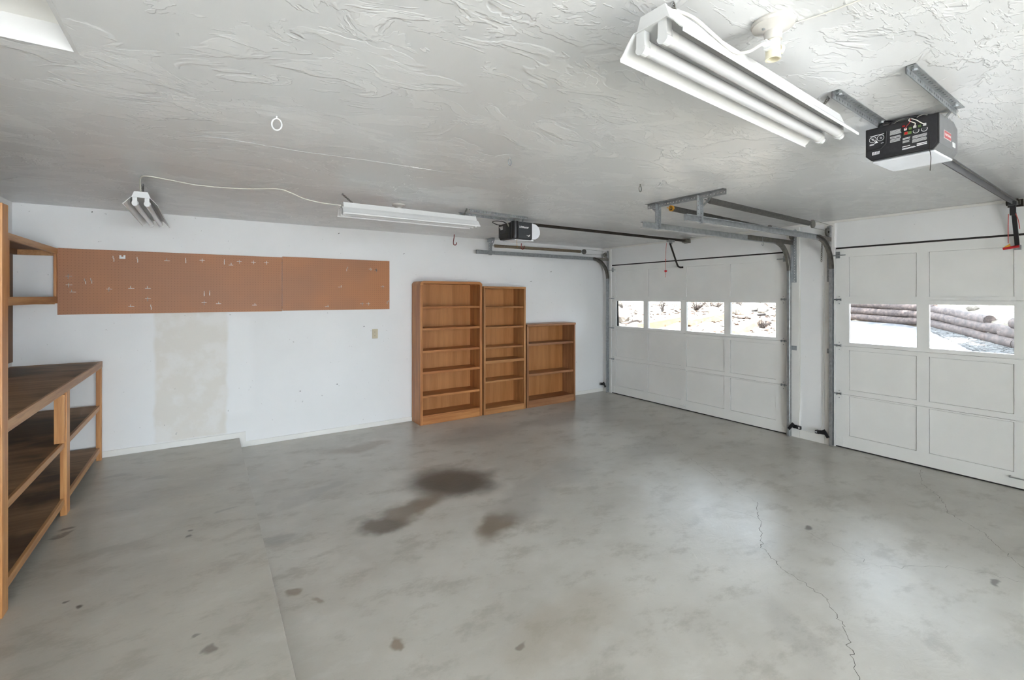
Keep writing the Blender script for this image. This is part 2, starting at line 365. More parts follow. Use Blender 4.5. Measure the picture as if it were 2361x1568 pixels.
# rear wall behind the camera with a wide open bay added to let daylight in
RO = (-1.38, 2.7, .0, 2.38)
wb = MB(); wb.box(XL, YR-.15, -.12, RO[0], YR, H+.02); wb.box(RO[1], YR-.15, -.12, XD, YR, H+.02); wb.box(RO[0], YR-.15, RO[3], RO[1], YR, H+.02)
struct('wall_near', wb, 'wall', 'white wall with an added open daylight bay behind the viewer')
struct('wall_light_block', MB().box(2.9, YR, 0, 3.02, -1.9, H), 'wall', 'short unseen partition added to block bay light')  # added out of view to keep bay light off the near door
# ceiling with attic hatch
HX0, HX1, HY0, HY1 = -1.05, -.357, 1.42, 2.112
ce = MB(); ce.box(XL, YR-.15, H, HX0, YB, H+.1); ce.box(HX1, YR-.15, H, XD, YB, H+.1); ce.box(HX0, YR-.15, H, HX1, HY0, H+.1); ce.box(HX0, HY1, H, HX1, YB, H+.1)
cl_ = struct('ceiling', ce, 'ceiling', 'glossy white knockdown plaster ceiling')
MB().tube([(-.35, 2.84, H+.001), (.1, 2.825, H+.001), (.46, 2.837, H+.0015), (.8, 2.80, H+.001), (1.15, 2.79, H+.001), (1.6, 2.77, H+.002)], [.001, .0025, .003, .0025, .003, .001], 6).build('tape_ridge', 'ceiling', cl_)
hm = sroot('trim_4', ((HX0+HX1)/2, (HY0+HY1)/2, H), 'white recessed attic hatch in the ceiling')
fr = MB(); b = .012
fr.box(HX0, HY0, H-.001, HX0+b, HY1, H+.12); fr.box(HX1-b, HY0, H-.001, HX1, HY1, H+.12); fr.box(HX0+b, HY0, H-.001, HX1-b, HY0+b, H+.12); fr.box(HX0+b, HY1-b, H-.001, HX1-b, HY1, H+.12)
fr.build('hatch_frame', 'enamel', hm); MB().box(HX0, HY0, H+.08, HX1, HY1, H+.1).build('hatch_lid', 'trim', hm)
# roof above, eaves
struct('roof', MB().box(XL-.18, YR-.2, H+.13, XD+.6, YB+.6, H+.3), 'stucco', 'roof slab with eaves')
# baseboards
bb = MB(); bb.prism([(XL, ZS), (XS, ZS), (XS, 0), (XD, 0), (XD, .055), (.357, .055), (.357, ZS+.058), (XL, ZS+.058)], 'Y', YB-.012, YB+.004)
struct('baseboard_far', bb, 'trim', 'white baseboard stepping down at the slab', bevel=.003)
struct('baseboard_right', MB().box(XD-.012, 2.345, 0, XD+.004, 2.598, .095), 'trim', 'white baseboard on the pier between the doors', bevel=.003)
struct('baseboard_corner', MB().box(XD-.012, D1[1]+.055, 0, XD+.004, YB-.012, .055), 'trim', 'short baseboard in the corner', bevel=.002)
# jamb boards and head trim
struct('trim_1', MB().box(XD-.014, 2.60, 0, XD+.004, D1[0]-.002, H-.03), 'trim', 'white jamb board right of the far door', bevel=.003)
struct('trim_2', MB().box(XD-.014, D2[1]+.002, 0, XD+.004, 2.343, H-.03), 'trim', 'white jamb board left of the near door', bevel=.003)
struct('trim_3', MB().box(XD-.014, D1[1]+.002, .0, XD+.004, D1[1]+.05, H-.03), 'trim', 'white jamb board left of the far door', bevel=.003)
struct('trim_5', MB().box(XD-.008, YR, H-.026, XD+.004, YB, H-.001), 'trim', 'thin strip where the door wall meets the ceiling', bevel=.003)
# ---- garage doors
def garage_door(name, y0, y1, cols, label, midhinge=True):
    root = sroot(name, (XD, (y0+y1)/2, 0), label); xf, xb = XD+.006, XD+.046
    ZB = [.012, .575, 1.092, 1.583, DH-.004]; rows = [(.14, .56), (.627, 1.05), (1.129, 1.543), (1.617, 2.04)]
    for k in range(4):
        z0, z1 = ZB[k]+.0015, ZB[k+1]-.0015; r0, r1 = rows[k]; mb = MB()
        mb.box(xf, y0, z0, xb, y1, r0); mb.box(xf, y0, r1, xb, y1, z1)
        edges = [y0]+[e for c_ in cols for e in c_]+[y1]
        for i in range(0, len(edges), 2): mb.box(xf, edges[i], r0, xb, edges[i+1], r1)
        if k: mb.box(xf+.02, y0, ZB[k]-.0016, xb, y1, z0)
        sec = mb.build('door_section', 'door', root)
        # moulding lip around each opening, then panel or pane
        for (a, b_) in cols:
            if k == 2:
                MB().box(xf+.017, a, r0, xf+.021, b_, r1).build('pane', 'glass', sec)
                continue
                g = .012; m2 = MB(); m2.box(xf+.022, a, r0, xb-.002, a+g, r1); m2.box(xf+.022, b_-g, r0, xb-.002, b_, r1); m2.box(xf+.022, a+g, r0, xb-.002, b_-g, r0+g); m2.box(xf+.022, a+g, r1-g, xb-.002, b_-g, r1)
                m2.build('glazing_bead', 'door', sec)
            else:
                MB().box(xf+.010, a+.004, r0+.004, xf+.02, b_-.004, r1-.004).box(xf+.019, a-.004, r0-.004, xb-.004, b_+.004, r1+.004).build('panel', 'door', sec)
    MB().box(xf+.006, y0, .0, xb-.004, y1, .0125).build('bottom_seal', 'rubber', root)
    MB().box(xf+.004, y0, DH-.005, xb+.01, y1, DH+.012).build('top_gap_shade', 'rubber', root)  # dark strip stands in for the shaded gap over the door
    # hinges along the centre stile
    ym = (cols[1][0]+cols[2][1])/2 if cols[1][0] > cols[2][1] else (cols[1][1]+cols[2][0])/2
    for z in ZB[1:4]:
        h_ = MB(); h_.box(xf-.003, ym-.03, z-.035, xf, ym+.03, z+.035); h_.cyl((xf-.006, ym-.03, z), (xf-.006, ym+.03, z), .006, 8); h_.build('hinge', 'door', root)
    for ys, sg in ((y0, 1), (y1, -1)):
        for z in ZB[1:4]:
            h_ = MB(); yy = ys+sg*.035
            hp = MB().box(xf-.003, yy-.024, z-.055, xf, yy+.024, z+.05).build('hinge_plate', 'door', root)
            h_.box(xf-.03, yy-.02, z-.01, xf, yy-.017, z+.014); h_.box(xf-.03, yy+.017, z-.01, xf, yy+.02, z+.014)
            h_.cyl((xf-.02, yy+sg*.024, z+.004), (xf-.02, yy-sg*.075, z+.004), .0055, 8)
            for dz in (-.04, .035): h_.cyl((xf-.003, yy, z+dz), (xf-.007, yy, z+dz), .005, 6)
            h_.build('roller', 'zinc', hp)
        t_ = MB(); zz = DH-.075; t_.box(xf-.003, ys+sg*.02-.02, zz-.03, xf, ys+sg*.02+.02, zz+.04); t_.cyl((xf-.025, ys+sg*.1, zz), (xf-.025, ys-sg*.05, zz), .006, 8); t_.build('top_roller', 'zinc', root)
        c_ = MB(); c_.box(xf-.004, ys+sg*.004, .02, xf, ys+sg*.07, .12)
        for dy, dz in ((.02, .04), (.05, .06), (.03, .09), (.055, .1)): c_.cyl((xf-.004, ys+sg*dy, dz), (xf-.008, ys+sg*dy, dz), .004, 6)
        c_.build('bottom_bracket', 'door', root)
    return root, ym
C1 = [(4.879, 5.461), (4.201, 4.794), (3.534, 4.11), (2.874, 3.45)]
C2 = [(1.559, 2.118), (.917, 1.468), (.266, .826), (-.38, .175)]
def srt(c): return sorted(c)
d1, ym1 = garage_door('door_1', D1[0]+.003, D1[1]-.003, srt(C1), 'far white panelled garage door with four window panes')
d2, ym2 = garage_door('door_2', D2[0]+.003, D2[1]-.003, srt(C2), 'near white panelled garage door cut by the right edge')
hd = MB(); hd.box(XD-.02, ym1-.04, .055, XD+.006, ym1+.04, .062); hd.box(XD-.004, ym1-.045, .035, XD+.006, ym1+.045, .08); hd.build('lift_handle', 'door', d1)
hd = MB(); hd.tube([(XD+.004, .94, .105), (XD-.03, .94, .10), (XD-.03, .77, .10), (XD+.004, .77, .105)], .005, 6); hd.build('lift_handle', 'zinc', d2)
# exterior stops so that no light leaks round the doors
st = MB()
for y0, y1 in (D1, D2):
    st.box(XD+.054, y0-.0, 0, XD+.075, y0+.04, DH+.012); st.box(XD+.054, y1-.04, 0, XD+.075, y1, DH+.012); st.box(XD+.054, y0, DH-.03, XD+.075, y1, DH+.012)
struct('trim_6', st, 'trim', 'weather stop boards outside the doors')

# ================================================================ OUTDOORS
def drive_z(x, y): return max(0.0, .08*(x-5.9)) - .03
def hill_w(x, y):
    d = y-(3.9+(x-8.4)*.345)
    a = min(1, max(0, (d+.25)/.7)); b_ = min(1, max(0, (x-7.5)/.85)); return a*a*(3-2*a)*b_*b_*(3-2*b_)
LW = [(12.2, 1.2), (13.6, 2.25), (16.4, 4.25), (17.3, 6.5)]
def beyond(x, y):
    # signed distance beyond the log wall line (positive = behind)
    best = -1e9
    if x < 11.5: return -1
    for (x0, y0), (x1, y1) in zip(LW, LW[1:]):
        L_ = math.hypot(x1-x0, y1-y0); nx, ny = (y1-y0)/L_, -(x1-x0)/L_
        s_ = ((x-x0)*(x1-x0)+(y-y0)*(y1-y0))/L_
        if -.3 < s_ < L_+.3: best = max(best, (x-x0)*nx+(y-y0)*ny)
    if best == -1e9: best = (x-LW[0][0])-.0 if y < 1.2 else (x-17.3)
    return best
def ground_z(x, y):
    nz = .03*math.sin(3.1*x+1.3*y)+.03*math.sin(1.7*y-2.2*x)+.015*math.sin(7.3*x+5.1*y)
    dz = drive_z(x, y)-.04; w_ = hill_w(x, y)
    hz = .86+.045*(math.hypot(x, y)-10.3)+nz
    z = dz*(1-w_)+hz*w_
    bd = beyond(x, y)
    if bd > .05: z = max(z, drive_z(x, y)+min(.62, .45+.2*bd)+.05*bd+nz)
    return z
gx = [5.85+.17*i for i in range(80)]+[19.6+1.2*i for i in range(22)]; gy = [-14+1.4*i for i in range(10)]+[.2*i for i in range(0, 66)]+[13.4+1.2*i for i in range(12)]
mb = MB(); mb.v = [(x, y, ground_z(x, y)) for x in gx for y in gy]; ny_ = len(gy)
mb.f = [(i*ny_+j, (i+1)*ny_+j, (i+1)*ny_+j+1, i*ny_+j+1) for i in range(len(gx)-1) for j in range(ny_-1)]
struct('ground_hillside', mb, 'sand', 'sunlit sandy hillside beyond the garage doors', smooth=60)
dr = MB(); edge = [(5.83, -2.4), (7.5, -1.6), (9.0, -.3), (11.0, 1.3), (12.7, 2.4), (15.6, 3.9), (16.6, 4.9), (17.0, 6.4), (12.6, 5.1), (8.5, 3.7), (7.4, 3.9), (7.4, 8.5), (5.83, 8.5)]
bm_v = [(x, y, drive_z(x, y)) for x, y in edge]
dr = MB()
xs = [5.83+.35*i for i in range(34)]; ysd = [-9+.35*j for j in range(52)]
def in_poly(x, y):
    c_ = False; j = len(edge)-1
    for i in range(len(edge)):
        if ((edge[i][1] > y) != (edge[j][1] > y)) and x < (edge[j][0]-edge[i][0])*(y-edge[i][1])/(edge[j][1]-edge[i][1])+edge[i][0]: c_ = not c_
        j = i
    return c_
from mathutils.geometry import delaunay_2d_cdt
pts2 = [Vector(e) for e in edge]+[Vector((x, y)) for x in xs[1:] for y in ysd if in_poly(x, y)]
vv, ee, ff, *_ = delaunay_2d_cdt(pts2, [(i, (i+1) % len(edge)) for i in range(len(edge))], [], 1, 1e-4)
dr.v = [(p.x, p.y, drive_z(p.x, p.y)) for p in vv]; dr.f = [tuple(f) for f in ff]
struct('ground_driveway', dr, 'drive', 'pale concrete driveway outside the near door')
struct('ground_side', MB().box(-30, YR-.15, -.2, XL-.15, 25, -.07), 'yard', 'concrete side yard')
struct('ground_yard', MB().box(-30, -45, -.2, 5.8, YR-.15, -.07), 'yard', 'concrete yard behind the viewer')
# log retaining wall
def log_between(p0, p1, r, parent, z, name='log'):
    a, b_ = Vector((p0[0], p0[1], z)), Vector((p1[0], p1[1], z)); n = 7
    pts = [a.lerp(b_, i/n)+Vector((random.uniform(-.012, .012), random.uniform(-.012, .012), random.uniform(-.012, .012))) for i in range(n+1)]
    return MB().tube(pts, [r*random.uniform(.94, 1.05) for _ in pts], 12).build(name, 'log', parent, smooth=40)
lw = thing('log_wall', 'low weathered log retaining wall across the driveway', 'wall', (16.4, 4.25, .8))
for s_, ((x0, y0), (x1, y1)) in enumerate(zip(LW, LW[1:])):
    for k in range(3 if s_ < 2 else 3):
        L_ = math.hypot(x1-x0, y1-y0); ux, uy = (x1-x0)/L_, (y1-y0)/L_; e0 = -.1-.12*((k+s_) % 2); e1 = L_+.05+.25*((k+s_) % 2)
        if s_ == 1 and k == 2: e0 = .9
        zb = (drive_z(x0, y0)+drive_z(x1, y1))/2; sl = (drive_z(x1, y1)-drive_z(x0, y0))/L_; nx, ny = uy*.05*k, -ux*.05*k
        a = Vector((x0+ux*e0+nx, y0+uy*e0+ny, drive_z(x0, y0)+.09+.2*k)); b_ = Vector((x0+ux*e1+nx, y0+uy*e1+ny, drive_z(x1, y1)+.09+.2*k)); n = 7
        pts = [a.lerp(b_, i/n)+Vector((random.uniform(-.012, .012), 0, random.uniform(-.012, .012))) for i in range(n+1)]
        MB().tube(pts, [.112*random.uniform(.94, 1.05) for _ in pts], 12).build('log', 'log', lw, smooth=40)
# timbers on the hillside
def timber(x0, y0, x1, y1, label, hgt=.2, wd=.2):
    z0, z1 = ground_z(x0, y0)+.05, ground_z(x1, y1)+.05; c0 = ((x0+x1)/2, (y0+y1)/2, (z0+z1)/2-.1)
    o = MB().beam((x0, y0, z0), (x1, y1, z1), wd, hgt).build('landscape_timber', 'tie', loc=c0, bevel=.012)
    tag(o, label, 'timber', 'timbers set into the hillside')
def seen_ground(px, py):
    # where the line of sight through a window pane meets the terrain
    u_ = (px-1180.5)/F_PX; dx, dy, dz = math.sin(YAW)+u_*math.cos(YAW), math.cos(YAW)-u_*math.sin(YAW), (CY-py)/F_PX; t_ = 7.6
    while t_ < 32 and CAM_H+dz*t_ > ground_z(dx*t_, dy*t_): t_ += .05
    return dx*t_, dy*t_
timber(*seen_ground(1478, 762), *seen_ground(1578, 741), 'bleached timber step seen through the second pane of the far door')
timber(*seen_ground(1588, 752), *seen_ground(1662, 736), 'bleached timber with a cut end seen through the third pane of the far door')
timber(*seen_ground(1690, 781), *seen_ground(1748, 747), 'bleached timber edging seen through the fourth pane of the far door')
ORD = 'leftmost second third fourth fifth sixth seventh eighth ninth tenth eleventh twelfth thirteenth fourteenth fifteenth sixteenth'.split()
def number(objs, txt):
    L_ = sorted(objs, key=lambda q: (q.location.x*math.cos(YAW)-q.location.y*math.sin(YAW))/(q.location.x*math.sin(YAW)+q.location.y*math.cos(YAW)))
    for i, q in enumerate(L_): q['label'] = (txt % (ORD[0], '')) if i == 0 else (txt % (('rightmost', '') if i == len(L_)-1 else (ORD[i], ' from the left')))
# rocks
RK = [[], []]
def rock(x, y, r, label, group, sq=.7):
    bm = bmesh.new(); bmesh.ops.create_icosphere(bm, subdivisions=2, radius=r)
    for v_ in bm.verts: v_.co *= random.uniform(.78, 1.12); v_.co.z *= sq
    me = bpy.data.meshes.new('rock'); bm.to_mesh(me); bm.free(); me.materials.append(M['rock']); o = bpy.data.objects.new('rock', me); COL.objects.link(o)
    o.location = (x, y, ground_z(x, y)+r*.25); o.rotation_euler = (0, 0, random.uniform(0, 6)); tag(o, label, 'rock', group); return o
rock(*seen_ground(1424, 737), .34, 'large pale boulder at the left of the far door\'s first pane', None)
for i in range(16):
    u_ = random.uniform(.42, .58); tt = random.uniform(11.5, 17); RK[0].append(rock((.5516+.8341*u_)*tt, (.8341-.5516*u_)*tt, random.uniform(.09, .26), None, 'rocks on the hillside slope'))
for i in range(10):
    RK[1].append(rock(random.uniform(15.2, 18.5), random.uniform(1.6, 3.4), random.uniform(.08, .2), None, 'rocks above the log wall'))
number(RK[0], '%s sandstone rock%s on the slope behind the far door'); number(RK[1], '%s pale rock%s above the log wall')
# shrubs: bare twigs
def shrub(x, y, h_, n, label, mat='twig', spread=.5):
    z = ground_z(x, y)-.02; mb = MB()
    for i in range(n):
        a = random.uniform(0, 6.28); l_ = h_*random.uniform(.5, 1); sp = spread*random.uniform(.2, 1); p = [Vector((x, y, z))]
        for k in range(1, 5):
            q = k/4; p.append(Vector((x+math.cos(a)*sp*q*l_+random.uniform(-.03, .03), y+math.sin(a)*sp*q*l_+random.uniform(-.03, .03), z+l_*q)))
        mb.tube(p, [.011, .009, .007, .005, .003], 4)
        for k in range(4):
            b0 = p[random.randint(1, 4)]; d_ = Vector((random.uniform(-1, 1), random.uniform(-1, 1), random.uniform(-.1, .8)))*.16*h_*1.6; mb.tube([b0, b0+d_*.5+Vector((0, 0, .01)), b0+d_], [.005, .004, .002], 3)
    o = mb.build('shrub', mat, loc=(x, y, z)); return tag(o, label, 'shrub', 'dry shrubs outside')
shrub(*seen_ground(1527, 720), .6, 16, 'upright bare shrub in the second pane of the far door')
shrub(*seen_ground(1606, 716), .5, 34, 'tangled dry bush in the left of the third pane of the far door', spread=1.3)
shrub(*seen_ground(1644, 718), .5, 34, 'tangled dry bush at the top right of the third pane of the far door', spread=1.3)
shrub(*seen_ground(1758, 757), .22, 22, 'small grey tuft beside the timber in the fourth pane of the far door', spread=1.0)
shrub(*seen_ground(1702, 712), .45, 24, 'low dry bush on the slope in the fourth pane of the far door', spread=1.4)
shrub(*seen_ground(1436, 712), .35, 10, 'thin bare twigs at the top of the far door\'s first pane', spread=1.2)
# fallen branches and leaf litter
BRN = []
for i, (u_, tt, ln) in enumerate(((.25, 11.5, .7), (.50, 12.5, 1.1), (.53, 11.2, .6), (.55, 13.5, 1.1), (.24, 10.2, .4))):
    x, y = (.5516+.8341*u_)*tt, (.8341-.5516*u_)*tt; a = random.uniform(1.6, 2.8); p = []
    for k in range(7): xx, yy = x+math.cos(a)*ln*(k/6-.5), y+math.sin(a)*ln*(k/6-.5); p.append((xx, yy, ground_z(xx, yy)+.05+.05*math.sin(k*1.3+i)))
    BRN.append(MB().tube(p, [.03, .028, .025, .02, .016, .011, .007], 6).build('fallen_branch', 'twig', loc=(x, y, ground_z(x, y)), smooth=40)); tag(BRN[-1], None, 'branch', 'dead branches on the slope')
number(BRN, '%s dead branch%s lying on the slope outside the far door')
mb = MB()
for i in range(6000):
    u_ = random.uniform(.2, .6); tt = random.uniform(9, 19)**1.0; x, y = (.5516+.8341*u_)*tt, (.8341-.5516*u_)*tt
    if random.random() > (.22 if u_ < .46 else .5)*(.4+.09*(tt-9)): continue
    z = ground_z(x, y)+.012; s_ = random.uniform(.02, .09); a = random.uniform(0, 6.28); c_, q = math.cos(a)*s_, math.sin(a)*s_
    mb.add([(x-c_, y-q, z), (x+q*.5, y-c_*.5, z+random.uniform(0, .04)), (x+c_, y+q, z+random.uniform(0, .03)), (x-q*.5, y+c_*.5, z+random.uniform(0, .04))], [(0, 1, 2, 3)])
tag(mb.build('leaf_litter', 'leaf'), 'brown leaf litter scattered over the sandy slope', 'leaves', kind='stuff')
mb = MB()
for i in range(2200):
    q = random.random(); o_ = random.uniform(-.05, .1+.75*(1-.8*q)); x, y = 12.9+3.3*q-.58*o_, 1.72+2.36*q+.81*o_; s_ = random.uniform(.012, .045); z = drive_z(x, y)
    mb.box(x-s_, y-s_*.8, z-.05, x+s_, y+s_*.8, z+s_*.7)
tag(mb.build('gravel_strip', 'gravel'), 'strip of grey gravel at the foot of the log wall', 'gravel', kind='stuff')
# trees that shade the driveway (beside it, out of the windows' view)
def tree(x, y, h_, cr, label, n=1500):
    z = drive_z(x, y)-.1; root = thing('tree', label, 'tree', (x, y, z), 'trees beside the driveway')
    p = [(x+random.uniform(-.1, .1)*k, y+random.uniform(-.1, .1)*k, z+h_*k/5) for k in range(6)]
    MB().tube(p, [.2, .17, .15, .13, .1, .05], 10).build('trunk', 'bark', root, smooth=40)
    mb = MB()
    for k in range(9):
        a = random.uniform(0, 6.28); b0 = Vector(p[3 if k % 2 else 4]); b1 = b0+Vector((math.cos(a)*cr*.8, math.sin(a)*cr*.8, random.uniform(.2, 1))); mb.tube([b0, (b0+b1)/2+Vector((0, 0, .15)), b1], [.06, .04, .015], 5)
    mb.build('branch', 'bark', root)
    mb = MB(); cl = []
    for k in range(26): a = random.uniform(0, 6.28); r = cr*math.sqrt(random.random()); cl.append((x+r*math.cos(a), y+r*math.sin(a), z+h_*random.uniform(.62, 1.1), random.uniform(.35, .8)))
    for i in range(n):
        cx, cy_, cz, r = random.choice(cl); d_ = Vector((random.gauss(0, 1), random.gauss(0, 1), random.gauss(0, .7))).normalized()*r*random.random()**.4
        c_ = Vector((cx, cy_, cz))+d_; u_ = Vector((random.gauss(0, 1), random.gauss(0, 1), random.gauss(0, 1))).normalized(); v_ = u_.orthogonal().normalized(); s_ = random.uniform(.07, .16)
        mb.add([c_-u_*s_, c_+v_*s_*.5, c_+u_*s_, c_-v_*s_*.5], [(0, 1, 2, 3)])
    fo = mb.build('foliage', 'foliage', root); tag(fo, kind='stuff')
tree(11.2, .7, 7.0, 2.6, 'tree shading the driveway beside the near door', 3200)
tree(13.6, 1.2, 7.4, 2.7, 'tree behind the right end of the log wall', 3200)
tree(9.3, -1.0, 6.6, 2.4, 'second tree from the house by the driveway', 2600)
tree(7.4, -3.6, 6.2, 2.4, 'tree nearest the house by the driveway', 2400)
# end of outdoors

# ================================================================ WORKBENCH SIDE
wbk = thing('workbench', 'long rough wooden workbench with two lower shelves along the left wall', 'workbench', (-1.1, 4.0, ZS))
YN = 2.35; XF = -.805
MB().box(XL+.004, YN, .985, XF-.015, 5.70, 1.015).build('counter_top', 'ply', wbk, bevel=.002)
MB().box(XF-.015, YN, .958, XF, 5.70, 1.0165).build('front_rail', 'pineY', wbk, bevel=.003)
MB().box(XL+.004, YN, .59, XF-.03, 5.69, .61).build('shelf', 'ply', wbk, bevel=.002)
MB().box(XF-.03, YN, .572, XF-.012, 5.655, .612).build('shelf_edge', 'pineY', wbk, bevel=.003)
MB().box(XL+.004, YN, .2, XF-.03, 5.69, .222).build('shelf', 'ply', wbk, bevel=.002)
MB().box(XF-.03, YN, .18, XF-.012, 5.655, .225).build('shelf_edge', 'pineY', wbk, bevel=.003)
MB().box(XF-.04, 5.655, ZS, XF-.002, 5.695, .985).build('leg', 'pine', wbk, bevel=.003)
MB().box(XF-.035, 4.375, ZS, XF+.0, 4.465, .958).build('leg', 'pine', wbk, bevel=.003)
MB().box(XF-.06, 4.345, .612, XF-.006, 4.374, .945).build('brace_block', 'pine', wbk, bevel=.003)
MB().box(XF-.045, 3.135, ZS, XF+.006, 3.215, 2.062).build('tall_post', 'pine', wbk, bevel=.004)
MB().box(XF-.045, YN, ZS, XF-.002, YN+.07, .985).build('leg', 'pine', wbk, bevel=.003)
for y in (5.62, 4.4, 3.16): MB().box(XL+.002, y, ZS, XL+.04, y+.07, .985).build('rear_leg', 'pine', wbk)
ws = thing('wall_shelf', 'open pine shelf box mounted high on the left wall', 'shelf', (-1.26, 4.4, 1.558))
XU = -1.117
MB().box(XL+.01, 2.9, 2.03, XU-.02, 5.735, 2.05).build('top_board', 'hard', ws, bevel=.002)
MB().box(XL+.01, 2.9, 1.592, XU-.02, 5.735, 1.612).build('bottom_board', 'hard', ws, bevel=.002)
MB().box(XU-.02, 2.9, 2.004, XU, 5.735, 2.053).build('top_rail', 'pineY', ws, bevel=.002)
MB().box(XU-.02, 2.9, 1.558, XU, 5.735, 1.617).build('bottom_rail', 'pineY', ws, bevel=.002)
for y0, y1 in ((5.70, 5.735), (4.472, 4.527), (3.2, 3.255)): MB().box(XU-.02, y0, 1.617, XU-.001, y1, 2.004).build('upright', 'pine', ws, bevel=.002)
MB().box(XL+.04, 5.715, 1.985, XU-.02, 5.75, 2.03).build('end_ledger', 'pineY', ws)
MB().box(XL+.04, 5.715, 1.55, XU-.02, 5.75, 1.592).build('end_ledger', 'pineY', ws)
MB().box(XL+.008, 2.9, 1.985, XL+.04, 5.75, 2.03).build('wall_ledger', 'hard', ws)
MB().box(XL+.008, 2.9, 1.55, XL+.04, 5.75, 1.592).build('wall_ledger', 'hard', ws)
o = MB().box(XL+.001, 2.9, 1.05, XL+.007, 5.742, 1.985).build('hardboard_panel', 'hard', loc=(XL, 4.3, 1.05))
tag(o, 'brown hardboard backing panel on the left wall above the workbench', 'panel')

# pegboard
pg = thing('pegboard', 'long brown pegboard of two sheets on the far wall', 'pegboard', (.41, YB, 1.455))
MB().box(-1.117, YB-.02, 1.455, .708, YB-.014, 2.057).build('sheet', 'peg', pg)
MB().box(.711, YB-.02, 1.46, 1.934, YB-.014, 2.066).build('sheet', 'peg', pg)
fb = MB(); fb.box(-1.1, YB-.014, 1.48, 1.92, YB-.001, 1.51); fb.box(-1.1, YB-.014, 2.01, 1.92, YB-.001, 2.04); fb.build('furring_strip', 'pineY', pg)
# peg hooks: pixel rows measured on the board, turned into places on the board plane
def on_far(px, py, Y):
    u_ = (px-1180.5)/F_PX; dx, dy = math.sin(YAW)+u_*math.cos(YAW), math.cos(YAW)-u_*math.sin(YAW); t_ = Y/dy
    return (t_*dx, Y, CAM_H+(CY-py)/F_PX*t_)
PEGF = YB-.02
def hook_mesh(kind, p0):
    m_ = MB()
    if kind in (0, 2): m_.tube([(0, 0, .0), (0, -.05, 0), (0, -.055, .02)], .0028, 6)
    if kind in (0, 1): m_.tube([(-.022, -.004, 0), (.022, -.004, 0)], .002, 6)
    if kind == 1: m_.tube([(0, -.003, .016), (0, -.02, .012), (0, -.028, -.004), (0, -.02, -.016), (0, -.028, -.022)], .0026, 6)
    if kind == 2: m_.tube([(0, -.003, .0), (0, -.004, -.03)], .0026, 6)
    m_.v = [(a+p0[0], b_+p0[1], c_+p0[2]) for a, b_, c_ in m_.v]; return m_
proto = {}; PEGS = {}
HK = [(0,440,3.92,[(1030,612,2),(1245,620,2),(1510,632,0),(1680,628,2),(1827,628,1),(2027,640,2),(2087,672,0),(2162,640,1),(2290,645,1),(622,772,1),(625,850,1),(660,915,0),(775,815,2),(830,810,2),(988,888,1),(1187,882,0),(1337,882,0),(1337,975,1),(1187,1047,0),(1367,1047,2),(1845,925,2),(1895,920,2),(1845,1010,1),(1975,1020,0),(2300,1033,0)]),
      (250,380,3.92,[(1427,885,1),(2093,1105,0),(1975,1283,0),(2290,1255,1)]), (740,430,4.48,[(265,850,2),(510,855,1),(568,865,1),(635,1035,1),(487,1210,1),(683,1190,2)])]
for ox, oy, s_, L_ in HK:
    for zx, zy, kd in L_:
        p_ = on_far(ox+zx/s_, oy+zy/s_, PEGF)
        if kd not in proto: o = hook_mesh(kd, p_).build('peg_hook', 'bright', loc=p_); proto[kd] = o
        else: o = proto[kd].copy(); COL.objects.link(o); o.location = p_
        PEGS.setdefault(kd, []).append(o); tag(o, None, 'hook', ('crossbar peg hooks on the pegboard', 'curved peg hooks on the pegboard', 'straight pegs on the pegboard')[kd])
for kd, tx in ((0, '%s small crossbar peg hook%s on the brown pegboard'), (1, '%s small curved peg hook%s on the brown pegboard'), (2, '%s small straight metal peg%s on the brown pegboard')): number(PEGS[kd], tx)
x, y, z = on_far(282.5, 592.5, PEGF); m_ = MB(); m_.box(x-.022, y-.012, z-.018, x+.022, y, z+.002); m_.box(x-.022, y-.012, z+.002, x-.008, y, z+.016); m_.box(x+.008, y-.012, z+.002, x+.022, y, z+.016)
tag(m_.build('tool_clip', 'enamel', loc=(x, y, z)), 'white square tool clip near the top of the pegboard', 'clip')
# wall nails
NL = []
for px, py in ((212, 490), (780, 539), (930, 586), (1223, 649), (1269, 627), (838, 753), (691, 902), (776, 886)):
    x, y, z = on_far(px, py, YB); NL.append(MB().tube([(x, y, z), (x+.004, y-.02, z+.004), (x+.005, y-.022, z+.004)], [.0025, .0025, .005], 6).build('nail', 'dark', loc=(x, y, z))); tag(NL[-1], None, 'nail', 'nails in the far wall')
number(NL, '%s dark nail%s in the white far wall')
# outlet
ol = thing('wall_outlet', 'ivory duplex outlet plate between pegboard and bookcases', 'outlet', (1.756, YB, 1.154))
MB().box(1.721, YB-.006, 1.096, 1.791, YB, 1.212).build('plate', 'ivory', ol, bevel=.002)
for z in (1.132, 1.176):
    MB().prism(arc(1.756, z, .017, 0, 2*math.pi-.3, 16), 'Y', YB-.0085, YB-.005).build('receptacle', 'ivory', ol)
    sl = MB(); sl.box(1.748, YB-.0092, z-.005, 1.7495, YB-.008, z+.006); sl.box(1.762, YB-.0092, z-.005, 1.7635, YB-.008, z+.006); sl.build('slot', 'black', ol)
MB().cyl((1.756, YB-.008, 1.154), (1.756, YB-.005, 1.154), .004, 8).build('screw', 'zinc', ol)

